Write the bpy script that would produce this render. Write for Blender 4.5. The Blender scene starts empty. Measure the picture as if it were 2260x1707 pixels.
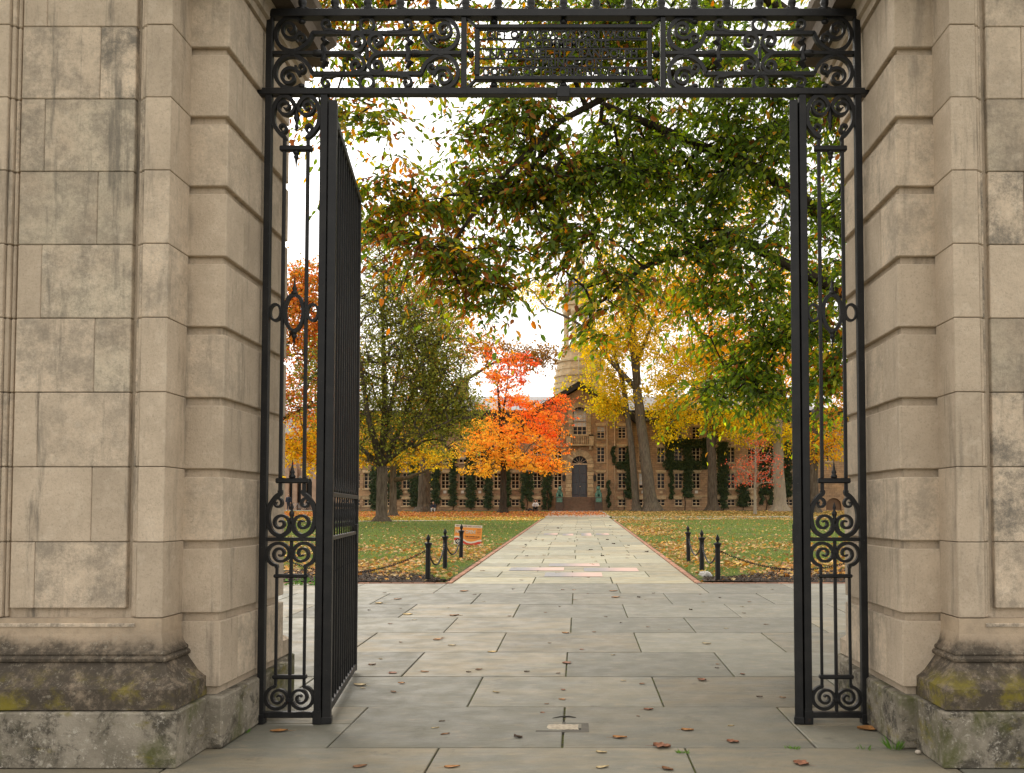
import bpy, bmesh, math, random
import numpy as np
from mathutils import Matrix, Vector, Euler

# ------------------------------------------------------------------ camera, sky, sun, exposure
SC = bpy.context.scene
COL = SC.collection
F = 1830.0; TILT = math.radians(2.05); CXP = 1277.0; CYP = 1125 - F * math.tan(TILT); EYE = 1.6
cam_d = bpy.data.cameras.new('camera'); cam = bpy.data.objects.new('camera', cam_d); COL.objects.link(cam)
cam.location = (0, 0, EYE); cam.rotation_euler = (math.pi / 2 + TILT, 0, 0)
cam_d.sensor_width = 36; cam_d.lens = F * 36 / 2260
cam_d.shift_x = (1130 - CXP) / 2260; cam_d.shift_y = (CYP - 853.5) / 2260
cam_d.clip_start = 0.05; cam_d.clip_end = 3000
SC.camera = cam

SUN_EL, SUN_AZ = math.radians(42), math.radians(-28)      # azimuth measured from +Y (ahead) towards +X
world = bpy.data.worlds.new('World'); SC.world = world; world.use_nodes = True
wn = world.node_tree; wn.nodes.clear()
w_out = wn.nodes.new('ShaderNodeOutputWorld'); w_bg = wn.nodes.new('ShaderNodeBackground')
w_sky = wn.nodes.new('ShaderNodeTexSky'); w_sky.sky_type = 'NISHITA'; w_sky.sun_disc = False
w_sky.sun_elevation = SUN_EL; w_sky.sun_rotation = SUN_AZ
w_sky.air_density = 1.0; w_sky.dust_density = 4.0; w_sky.ozone_density = 1.0
w_hs = wn.nodes.new('ShaderNodeHueSaturation'); w_hs.inputs['Saturation'].default_value = 0.22
w_mx = wn.nodes.new('ShaderNodeMixRGB'); w_mx.inputs['Fac'].default_value = 0.62
w_mx.inputs['Color2'].default_value = (10.2, 9.7, 9.0, 1)     # even overcast deck over the clear-sky gradient
wn.links.new(w_sky.outputs[0], w_hs.inputs['Color']); wn.links.new(w_hs.outputs[0], w_mx.inputs['Color1'])
wn.links.new(w_mx.outputs[0], w_bg.inputs['Color']); w_bg.inputs['Strength'].default_value = 0.13
wn.links.new(w_bg.outputs[0], w_out.inputs['Surface'])
sun_d = bpy.data.lights.new('sun', 'SUN'); sun = bpy.data.objects.new('sun', sun_d); COL.objects.link(sun)
sun_d.energy = 1.4; sun_d.angle = math.radians(28); sun_d.color = (1.0, 0.93, 0.82)
sdir = Vector((math.sin(SUN_AZ) * math.cos(SUN_EL), math.cos(SUN_AZ) * math.cos(SUN_EL), math.sin(SUN_EL)))
sun.rotation_euler = sdir.to_track_quat('Z', 'Y').to_euler(); sun.location = (-20, 40, 60)
SC.view_settings.view_transform = 'Standard'; SC.view_settings.look = 'None'
SC.view_settings.exposure = 0.66; SC.view_settings.gamma = 1.0; SC.view_settings.use_curve_mapping = False

# ------------------------------------------------------------------ helpers
rng = np.random.default_rng(7); random.seed(7)
def at(px, py, Y):
    """world point at distance Y ahead for a point of the 2260x1707 photograph"""
    xc = (px - CXP) / F; yc = (CYP - py) / F
    d1 = math.cos(TILT) - yc * math.sin(TILT); d2 = math.sin(TILT) + yc * math.cos(TILT)
    s = Y / d1
    return (xc * s, Y, EYE + d2 * s)
SL = 0.019
def gz(y):
    y = np.minimum(np.asarray(y, dtype=float), 88.0)
    r = np.maximum(0.0, SL * (y - 6.27))
    return float(r) if r.ndim == 0 else r
def gpt(px, py):
    """ground point under a photograph point"""
    k = (py - 1125) / F
    Y = 1.6 / k if k > 1.6 / 6.27 else (1.6 + SL * 6.27) / (k + SL)
    return ((px - CXP) / F * Y, Y, gz(Y))
W = {}
def link(o, parent=None):
    COL.objects.link(o)
    if parent is not None:
        o.parent = parent
        w = W.get(parent.name, (0, 0, 0))
        o.matrix_parent_inverse = Matrix.Translation((-w[0], -w[1], -w[2]))
    return o
def tag(o, label=None, cat=None, group=None, kind=None):
    if label: o['label'] = label
    if cat: o['category'] = cat
    if group: o['group'] = group
    if kind: o['kind'] = kind
    return o
def thing(name, loc, label, cat, group=None):
    o = bpy.data.objects.new(name, None); COL.objects.link(o); o.location = loc; o.empty_display_size = 0.1
    W[o.name] = tuple(loc); return tag(o, label, cat, group)
def inst(name, me, loc, parent=None, rz=0.0, scale=None):
    o = bpy.data.objects.new(name, me); o.location = loc; o.rotation_euler = (0, 0, rz)
    if scale: o.scale = scale
    W[o.name] = tuple(loc)
    return link(o, parent)
def copy_tree(o, parent=None):
    c = o.copy(); COL.objects.link(c)
    if parent is not None: c.parent = parent
    W[c.name] = W.get(o.name, (0, 0, 0))
    for ch in list(o.children): copy_tree(ch, c)
    return c

class MB:
    def __init__(s): s.v = []; s.f = []
    def add(s, vs, fs):
        n = len(s.v); s.v.extend([tuple(map(float, p)) for p in vs]); s.f.extend([tuple(i + n for i in q) for q in fs]); return s
    def box(s, x0, x1, y0, y1, z0, z1):
        return s.add([(x0, y0, z0), (x1, y0, z0), (x1, y1, z0), (x0, y1, z0), (x0, y0, z1), (x1, y0, z1), (x1, y1, z1), (x0, y1, z1)],
                     [(0, 3, 2, 1), (4, 5, 6, 7), (0, 1, 5, 4), (1, 2, 6, 5), (2, 3, 7, 6), (3, 0, 4, 7)])
    def tube(s, pts, rad, n=6, cap=True):
        pts = [Vector(p) for p in pts]; m = len(pts)
        rad = [rad] * m if isinstance(rad, (int, float)) else rad
        d = (pts[1] - pts[0]).normalized()
        a = d.cross(Vector((0, 0, 1)))
        if a.length < 1e-3: a = Vector((1, 0, 0))
        a.normalize(); vs = []
        for i in range(m):
            d = (pts[min(i + 1, m - 1)] - pts[max(i - 1, 0)])
            d = d.normalized() if d.length > 1e-9 else Vector((0, 0, 1))
            a = (a - d * a.dot(d))
            a = a.normalized() if a.length > 1e-6 else d.orthogonal().normalized()
            b = d.cross(a)
            for k in range(n):
                t = 2 * math.pi * k / n
                vs.append(pts[i] + (a * math.cos(t) + b * math.sin(t)) * rad[i])
        fs = []
        for i in range(m - 1):
            for k in range(n):
                k2 = (k + 1) % n
                fs.append((i * n + k, i * n + k2, (i + 1) * n + k2, (i + 1) * n + k))
        if cap: fs += [tuple(range(n - 1, -1, -1)), tuple((m - 1) * n + k for k in range(n))]
        return s.add(vs, fs)
    def strap(s, pts, w, d, y, taper=None):
        """flat bar bent in the XZ plane: width w in the plane, depth d along Y, centred at y"""
        m = len(pts); vs = []
        for i in range(m):
            p0 = pts[max(i - 1, 0)]; p1 = pts[min(i + 1, m - 1)]
            tx, tz = p1[0] - p0[0], p1[1] - p0[1]; L = math.hypot(tx, tz) or 1
            nx, nz = -tz / L, tx / L; h = w / 2 * (taper(i / (m - 1)) if taper else 1)
            x, z = pts[i]
            for sx, sy in ((-1, -1), (1, -1), (1, 1), (-1, 1)):
                vs.append((x + nx * h * sx, y + d / 2 * sy, z + nz * h * sx))
        fs = []
        for i in range(m - 1):
            for k in range(4):
                k2 = (k + 1) % 4; fs.append((i * 4 + k, i * 4 + k2, i * 4 + 4 + k2, i * 4 + 4 + k))
        fs += [(3, 2, 1, 0), tuple(4 * (m - 1) + k for k in range(4))]
        return s.add(vs, fs)
    def lathe(s, prof, c, n=12, axis='z'):
        vs = []; m = len(prof)
        for r, h in prof:
            for k in range(n):
                t = 2 * math.pi * k / n
                vs.append((c[0] + r * math.cos(t), c[1] + r * math.sin(t), c[2] + h) if axis == 'z' else (c[0] + r * math.cos(t), c[1] + h, c[2] + r * math.sin(t)))
        fs = []
        for i in range(m - 1):
            for k in range(n):
                k2 = (k + 1) % n; q = (i * n + k, i * n + k2, (i + 1) * n + k2, (i + 1) * n + k)
                fs.append(q if axis == 'z' else q[::-1])
        lo = tuple(range(n - 1, -1, -1)); hi = tuple((m - 1) * n + k for k in range(n))
        fs += [lo, hi] if axis == 'z' else [lo[::-1], hi[::-1]]
        return s.add(vs, fs)
    def ell(s, c, r, nu=12, nv=8):
        prof = [(max(1e-4, math.sin(math.pi * i / nv)), -math.cos(math.pi * i / nv)) for i in range(nv + 1)]
        vs = []; 
        for q, h in prof:
            for k in range(nu):
                t = 2 * math.pi * k / nu
                vs.append((c[0] + r[0] * q * math.cos(t), c[1] + r[1] * q * math.sin(t), c[2] + r[2] * h))
        fs = [(i * nu + k, i * nu + (k + 1) % nu, (i + 1) * nu + (k + 1) % nu, (i + 1) * nu + k) for i in range(nv) for k in range(nu)]
        return s.add(vs, fs)
    def prism(s, poly, y0, y1):
        """polygon in XZ (counter-clockwise seen from -Y) pulled along Y"""
        n = len(poly)
        vs = [(x, y0, z) for x, z in poly] + [(x, y1, z) for x, z in poly]
        fs = [tuple(range(n)), tuple(range(2 * n - 1, n - 1, -1))]
        fs += [(i + n, (i + 1) % n + n, (i + 1) % n, i) for i in range(n)]
        return s.add(vs, fs)
    def mesh(s, name, mat, smooth=False, bevel=0.0, seg=1):
        me = bpy.data.meshes.new(name); me.from_pydata(s.v, [], s.f)
        if bevel > 0:
            bm = bmesh.new(); bm.from_mesh(me)
            bmesh.ops.bevel(bm, geom=bm.edges[:] + bm.verts[:], offset=bevel, segments=seg, affect='EDGES', profile=0.5)
            bm.to_mesh(me); bm.free()
        if mat: me.materials.append(mat)
        if smooth: me.polygons.foreach_set('use_smooth', [True] * len(me.polygons))
        me.update(); return me
    def build(s, name, mat, parent=None, smooth=False, bevel=0.0, seg=1):
        o = bpy.data.objects.new(name, s.mesh(name, mat, smooth, bevel, seg)); return link(o, parent)

def np_mesh(name, V, faces, k, mat, col=None, parent=None, smooth=False):
    """V (n,3), faces (m,k) index arrays"""
    me = bpy.data.meshes.new(name); V = np.asarray(V, dtype=np.float32); faces = np.asarray(faces, dtype=np.int32)
    me.vertices.add(len(V)); me.vertices.foreach_set('co', V.ravel())
    m = len(faces); me.loops.add(m * k); me.loops.foreach_set('vertex_index', faces.ravel())
    me.polygons.add(m); me.polygons.foreach_set('loop_start', np.arange(0, m * k, k, dtype=np.int32))
    me.polygons.foreach_set('loop_total', np.full(m, k, dtype=np.int32))
    if smooth: me.polygons.foreach_set('use_smooth', np.ones(m, dtype=bool))
    if col is not None:
        ca = me.color_attributes.new('col', 'FLOAT_COLOR', 'POINT')
        c4 = np.ones((len(V), 4), dtype=np.float32); c4[:, :3] = col; ca.data.foreach_set('color', c4.ravel())
    me.materials.append(mat); me.update(); me.validate()
    o = bpy.data.objects.new(name, me); return link(o, parent)

def unit(a): return a / np.maximum(np.linalg.norm(a, axis=-1, keepdims=True), 1e-9)
def leaves(name, P, L, Wd, T, N, col, mat, parent=None, fine=False):
    """folded leaf blades at P, length L, width Wd, tip direction T, facing N"""
    n = len(P); T = unit(T); S = unit(np.cross(T, N)); N = unit(np.cross(S, T)); L = np.broadcast_to(L, (n,))[:, None]; Wd = np.broadcast_to(Wd, (n,))[:, None]
    if fine:
        fold = Wd * 0.16; droop = L * 0.10
        pts = [P, P + T * L * .30 + S * Wd * .42 + N * fold, P + T * L * .66 + S * Wd * .40 + N * (fold - droop * .6), P + T * L - N * droop * 1.6,
               P + T * L * .66 - S * Wd * .40 + N * (fold - droop * .6), P + T * L * .30 - S * Wd * .42 + N * fold]
        V = np.stack(pts, 1).reshape(-1, 3); b = np.arange(n)[:, None] * 6
        fc = np.concatenate([b + np.array([[0, 1, 2, 3]]), b + np.array([[0, 3, 4, 5]])], 0)
        return np_mesh(name, V, fc, 4, mat, np.repeat(col, 6, 0), parent)
    pts = [P, P + T * L * .45 + S * Wd * .5 + N * Wd * .15, P + T * L, P + T * L * .45 - S * Wd * .5 + N * Wd * .15]
    V = np.stack(pts, 1).reshape(-1, 3); b = np.arange(n)[:, None] * 4
    fc = np.concatenate([b + np.array([[0, 1, 2]]), b + np.array([[0, 2, 3]])], 0)
    return np_mesh(name, V, fc, 3, mat, np.repeat(col, 4, 0), parent)

def text_mesh(name, body, size, mat, extrude=0.004, width=None, align='CENTER', offset=0.0):
    """flat lettering standing in XZ, centred on its own origin, facing -Y"""
    cu = bpy.data.curves.new(name, 'FONT'); cu.body = body; cu.size = size; cu.extrude = extrude; cu.align_x = align; cu.offset = offset
    cu.resolution_u = 3
    o = bpy.data.objects.new(name, cu); COL.objects.link(o)
    dg = bpy.context.evaluated_depsgraph_get(); me = bpy.data.meshes.new_from_object(o.evaluated_get(dg))
    COL.objects.unlink(o); bpy.data.objects.remove(o); bpy.data.curves.remove(cu)
    me.transform(Matrix.Rotation(math.pi / 2, 4, 'X'))
    xs = [v.co.x for v in me.vertices]; zs = [v.co.z for v in me.vertices]
    cx, cz = (min(xs) + max(xs)) / 2, (min(zs) + max(zs)) / 2
    me.transform(Matrix.Translation((-cx, 0, -cz)))
    if width: me.transform(Matrix.Diagonal((width / (max(xs) - min(xs)), 1, 1, 1)))
    me.materials.clear(); me.materials.append(mat); me.name = name
    return me

# ------------------------------------------------------------------ materials
class NT:
    """tiny node-tree writer"""
    def __init__(s, name):
        s.m = bpy.data.materials.new(name); s.m.use_nodes = True; s.t = s.m.node_tree; s.t.nodes.clear()
        s.out = s.n('ShaderNodeOutputMaterial')
    def n(s, typ, **kw):
        nd = s.t.nodes.new(typ)
        for k, v in kw.items(): setattr(nd, k, v)
        return nd
    def l(s, a, b): s.t.links.new(a, b)
    def pos(s, scale=(1, 1, 1)):
        g = s.n('ShaderNodeNewGeometry'); mp = s.n('ShaderNodeMapping'); mp.inputs['Scale'].default_value = scale
        s.l(g.outputs['Position'], mp.inputs['Vector']); return mp.outputs[0]
    def obj(s, scale=(1, 1, 1)):
        g = s.n('ShaderNodeTexCoord'); mp = s.n('ShaderNodeMapping'); mp.inputs['Scale'].default_value = scale
        s.l(g.outputs['Object'], mp.inputs['Vector']); return mp.outputs[0]
    def noise(s, vec, scale, detail=4, rough=.55, dist=0):
        nd = s.n('ShaderNodeTexNoise'); nd.inputs['Scale'].default_value = scale; nd.inputs['Detail'].default_value = detail
        nd.inputs['Roughness'].default_value = rough; nd.inputs['Distortion'].default_value = dist
        s.l(vec, nd.inputs['Vector']); return nd.outputs['Fac']
    def ramp(s, fac, lo, hi, a=0.0, b=1.0):
        mr = s.n('ShaderNodeMapRange'); mr.interpolation_type = 'SMOOTHSTEP'
        for k, v in (('From Min', lo), ('From Max', hi), ('To Min', a), ('To Max', b)): mr.inputs[k].default_value = v
        s.l(fac, mr.inputs['Value']); return mr.outputs[0]
    def mix(s, fac, a, b, mode='MIX'):
        m = s.n('ShaderNodeMixRGB', blend_type=mode)
        for sock, v in ((m.inputs[0], fac), (m.inputs[1], a), (m.inputs[2], b)):
            if isinstance(v, (int, float)): sock.default_value = v
            elif isinstance(v, tuple): sock.default_value = (*v[:3], 1)
            else: s.l(v, sock)
        return m.outputs[0]
    def math(s, op, a, b=0.0):
        m = s.n('ShaderNodeMath', operation=op)
        for sock, v in ((m.inputs[0], a), (m.inputs[1], b)):
            if isinstance(v, (int, float)): sock.default_value = v
            else: s.l(v, sock)
        return m.outputs[0]
    def rand(s): return s.n('ShaderNodeObjectInfo').outputs['Random']
    def value(s, col, fac_lo, fac_hi, fac):
        h = s.n('ShaderNodeHueSaturation'); s.l(col, h.inputs['Color']) 
        s.l(s.ramp(fac, 0, 1, fac_lo, fac_hi), h.inputs['Value']); return h.outputs[0]
    def bump(s, hgt, strength, dist=0.01, prev=None):
        b = s.n('ShaderNodeBump'); b.inputs['Strength'].default_value = strength; b.inputs['Distance'].default_value = dist
        s.l(hgt, b.inputs['Height'])
        if prev is not None: s.l(prev, b.inputs['Normal'])
        return b.outputs[0]
    def finish(s, col, rough=.8, normal=None, metal=0.0, spec=.4, rough_sock=None):
        p = s.n('ShaderNodeBsdfPrincipled')
        if isinstance(col, tuple): p.inputs['Base Color'].default_value = (*col[:3], 1)
        else: s.l(col, p.inputs['Base Color'])
        p.inputs['Roughness'].default_value = rough; p.inputs['Metallic'].default_value = metal
        p.inputs['Specular IOR Level'].default_value = spec
        if rough_sock is not None: s.l(rough_sock, p.inputs['Roughness'])
        if normal is not None: s.l(normal, p.inputs['Normal'])
        s.l(p.outputs[0], s.out.inputs['Surface']); return s.m

def simple(name, c1, c2=None, scale=6, rough=.8, bump=0.0, bscale=60, metal=0, spec=.4, vary=0.0, sv=(1, 1, 1)):
    t = NT(name); v = t.pos(sv); col = t.mix(t.ramp(t.noise(v, scale), .35, .65), c1, c2 or c1)
    if vary: col = t.value(col, 1 - vary, 1 + vary, t.rand())
    nrm = t.bump(t.noise(v, bscale, 3), bump, .01) if bump else None
    return t.finish(col, rough, nrm, metal, spec)

def limestone(name, stain, warm=1.0, lo=.05):
    t = NT(name); v = t.pos(); rnd = t.rand()
    off = t.n('ShaderNodeVectorMath', operation='ADD'); t.l(v, off.inputs[0]); sc = t.n('ShaderNodeVectorMath', operation='SCALE')
    cmb = t.n('ShaderNodeCombineXYZ'); 
    for i in range(3): t.l(rnd, cmb.inputs[i])
    t.l(cmb.outputs[0], sc.inputs[0]); sc.inputs['Scale'].default_value = 37.0; t.l(sc.outputs[0], off.inputs[1]); vb = off.outputs[0]
    col = t.mix(t.ramp(t.noise(vb, 2.2, 5, .6), .3, .7), (.655 * warm, .535, .40), (.53, .43, .318))
    col = t.mix(t.ramp(t.noise(vb, 11, 4, .65), .5, .72, 0, .45), col, (.74, .63, .49))
    col = t.mix(t.ramp(t.noise(vb, 55, 5, .85), .48, .72, 0, .50), col, (.27, .215, .16))
    # weathering: soot that differs from stone to stone, and vertical run-off streaks
    soot = t.ramp(t.noise(vb, 3.6, 12, .86), .40, .62, 0, 1)
    amt = t.ramp(rnd, .35, .95, lo, stain)
    col = t.mix(t.math('MULTIPLY', soot, amt), col, (.165, .147, .120))
    st = t.ramp(t.noise(t.pos((5, 5, .55)), 1.6, 8, .68), .53, .70, 0, stain * .9)
    col = t.mix(st, col, (.16, .142, .115))
    col = t.value(col, .84, 1.12, rnd)
    tool = t.noise(t.pos((260, 260, 60)), 1.0, 2, .6)
    nb = t.bump(tool, .75, .005); nb = t.bump(t.noise(vb, 30, 6, .8), .55, .014, nb)
    return t.finish(col, .88, nb, 0, .25)
M_LIME = limestone('limestone', .55); M_LIME_OLD = limestone('limestone_weathered', .95); M_LIME_SOOT = limestone('limestone_sooty', .85, .95, .55)
def plinth_stone():
    t = NT('plinth_stone'); v = t.pos(); rnd = t.rand()
    col = t.mix(t.ramp(t.noise(v, 3, 6, .65), .35, .65), (.35, .31, .245), (.19, .168, .128))
    col = t.mix(t.ramp(t.noise(v, 4, 10, .8, .3), .47, .60, 0, .88), col, (.06, .053, .042))
    col = t.mix(t.ramp(t.noise(v, 30, 5, .85), .54, .66, 0, .8), col, (.52, .48, .40))
    col = t.mix(t.ramp(t.noise(t.pos((3.2, 3.2, 2.4)), 1.0, 5, .62), .48, .68, 0, .85), col, (.085, .092, .026))
    col = t.mix(t.ramp(t.noise(t.pos((1.9, 1.9, 4.1)), 1.3, 8, .72), .56, .72, 0, .85), col, (.215, .175, .018))
    nb = t.bump(t.noise(v, 60, 6, .8), .8, .012)
    return t.finish(col, .92, nb, 0, .2)
M_PLINTH = plinth_stone()
M_CORE = simple('mortar', (.22, .18, .13), (.13, .11, .08), 30, .95)
def iron():
    t = NT('black_iron'); v = t.pos()
    col = t.mix(t.ramp(t.noise(v, 9, 5), .4, .7), (.006, .0062, .0068), (.013, .0125, .012))
    col = t.mix(t.ramp(t.noise(v, 120, 2, .6), .72, .76, 0, .5), col, (.22, .21, .19))
    col = t.mix(t.ramp(t.noise(v, 7, 6, .7), .66, .74, 0, .6), col, (.07, .032, .016))
    nb = t.bump(t.noise(v, 70, 4, .6), .45, .004)
    return t.finish(col, .48, nb, 0, .35)
M_IRON = iron()
M_PAINT_BLACK = simple('bollard_paint', (.004, .004, .0045), (.008, .008, .008), 20, .5, .2, 60, 0, .3)
def bluestone(name, k, kb):
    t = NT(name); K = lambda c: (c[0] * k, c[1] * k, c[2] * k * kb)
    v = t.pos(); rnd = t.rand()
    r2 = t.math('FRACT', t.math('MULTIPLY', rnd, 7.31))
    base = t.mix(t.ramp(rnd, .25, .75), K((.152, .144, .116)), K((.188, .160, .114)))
    base = t.mix(t.ramp(t.noise(t.pos((1.0, 3.2, 1)), 1.3, 6, .62), .36, .66, 0, .9), base, K((.132, .128, .108)))
    base = t.mix(t.ramp(t.noise(t.pos((2.6, 7, 1)), 1.6, 5, .6), .55, .72, 0, .7), base, K((.215, .18, .13)))
    base = t.mix(t.ramp(t.noise(v, 3.2, 9, .75), .55, .70, 0, .65), base, K((.085, .078, .064)))
    base = t.mix(t.ramp(t.noise(v, 130, 3, .7), .56, .70, 0, .5), base, K((.10, .095, .085)))
    base = t.mix(t.ramp(t.noise(t.pos((.9, 1.7, 1)), 1.1, 5, .65), .66, .76, 0, .45), base, K((.16, .165, .085)))
    base = t.value(base, .82, 1.15, r2)
    nb = t.bump(t.noise(v, 38, 7, .78), .6, .008); nb = t.bump(t.noise(t.pos((2, 6, 1)), 3, 6, .6), .55, .025, nb)
    rr = t.ramp(t.noise(v, 4, 4), .3, .7, .55, .82)
    return t.finish(base, .7, nb, 0, .35, rr)
M_FLAG = bluestone('bluestone', 1.16, .96); M_FLAG_LIT = bluestone('bluestone_lit', 1.72, .86)  # path copy of the bluestone: open-sky light put into a paler, warmer colour
def joints():
    t = NT('joint_moss'); v = t.pos()
    c = t.mix(t.ramp(t.noise(v, 9, 5, .7), .42, .58), (.045, .04, .03), (.085, .095, .02))
    c = t.mix(t.ramp(t.noise(v, 60, 3), .55, .7, 0, .8), c, (.2, .175, .13))
    return t.finish(c, .95, t.bump(t.noise(v, 90, 4), .8, .01), 0, .2)
M_JOINT = joints()
M_BRICK = simple('edging_brick', (.40, .205, .13), (.31, .165, .11), 8, .9, .4, 80, 0, .25, .22)
def lawn_mat():
    t = NT('lawn_soil_grass'); v = t.pos()
    c = t.mix(t.ramp(t.noise(v, 1.4, 6, .7), .35, .65), (.085, .115, .030), (.13, .15, .04))
    c = t.mix(t.ramp(t.noise(v, 11, 5, .7), .52, .70, 0, .7), c, (.085, .065, .032))
    return t.finish(c, .95, t.bump(t.noise(v, 45, 5, .75), 1.0, .05), 0, .15)
M_LAWN = lawn_mat()
M_SOIL = simple('mulch_soil', (.030, .021, .015), (.062, .043, .030), 22, .95, 1.0, 60, 0, .2)
M_GROUND = simple('ground', (.08, .10, .03), (.10, .09, .05), .6, .95)
M_CONC = simple('path_concrete', (.40, .355, .28), (.32, .285, .23), 1.2, .85, .3, 60)
M_ASPH = simple('asphalt', (.085, .08, .075), (.12, .11, .10), 2, .9, .3, 60)
def leaf_mat(name, trans=.45, gloss=.06, rough=.45):
    t = NT(name); a = t.n('ShaderNodeAttribute'); a.attribute_name = 'col'
    d = t.n('ShaderNodeBsdfDiffuse'); tr = t.n('ShaderNodeBsdfTranslucent'); g = t.n('ShaderNodeBsdfGlossy'); g.inputs['Roughness'].default_value = rough
    t.l(a.outputs['Color'], d.inputs['Color'])
    hs = t.n('ShaderNodeHueSaturation'); hs.inputs['Saturation'].default_value = 1.06; hs.inputs['Value'].default_value = 1.9
    t.l(a.outputs['Color'], hs.inputs['Color']); t.l(hs.outputs[0], tr.inputs['Color'])
    m1 = t.n('ShaderNodeMixShader'); m1.inputs[0].default_value = trans; t.l(d.outputs[0], m1.inputs[1]); t.l(tr.outputs[0], m1.inputs[2])
    m2 = t.n('ShaderNodeMixShader'); m2.inputs[0].default_value = gloss; t.l(m1.outputs[0], m2.inputs[1]); t.l(g.outputs[0], m2.inputs[2])
    t.l(m2.outputs[0], t.out.inputs['Surface']); return t.m
M_LEAF = leaf_mat('leaf', .62, .02); M_LEAF_FAR = leaf_mat('leaf_far', .48, .0, .6); M_LITTER = leaf_mat('dry_leaf', .15, .03, .6)
M_IVY = leaf_mat('ivy_leaf', .15, .03, .5); M_GRASS = leaf_mat('grass_blade', .35, .03, .5)
def bark(name, c1, c2, s=1.0):
    t = NT(name); v = t.pos((6 * s, 6 * s, 1.1 * s))
    c = t.mix(t.ramp(t.noise(v, 1.5, 6, .7), .35, .65), c1, c2)
    c = t.mix(t.ramp(t.noise(t.pos(), 1.7, 5, .6), .55, .7, 0, .5), c, (c2[0] * 1.15, c2[1] * 1.2, c2[2] * .9))
    return t.finish(c, .95, t.bump(t.noise(v, 2.6, 6, .75), 1.0, .05), 0, .15)
M_BARK = bark('bark_brown', (.065, .048, .033), (.135, .105, .074)); M_BARK_GREY = bark('bark_grey', (.085, .067, .047), (.165, .135, .096))
M_BARK_PALE = bark('bark_pale', (.27, .22, .155), (.36, .30, .22)); M_BARK_DARK = bark('bark_dark', (.035, .026, .018), (.065, .05, .036))
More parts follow.
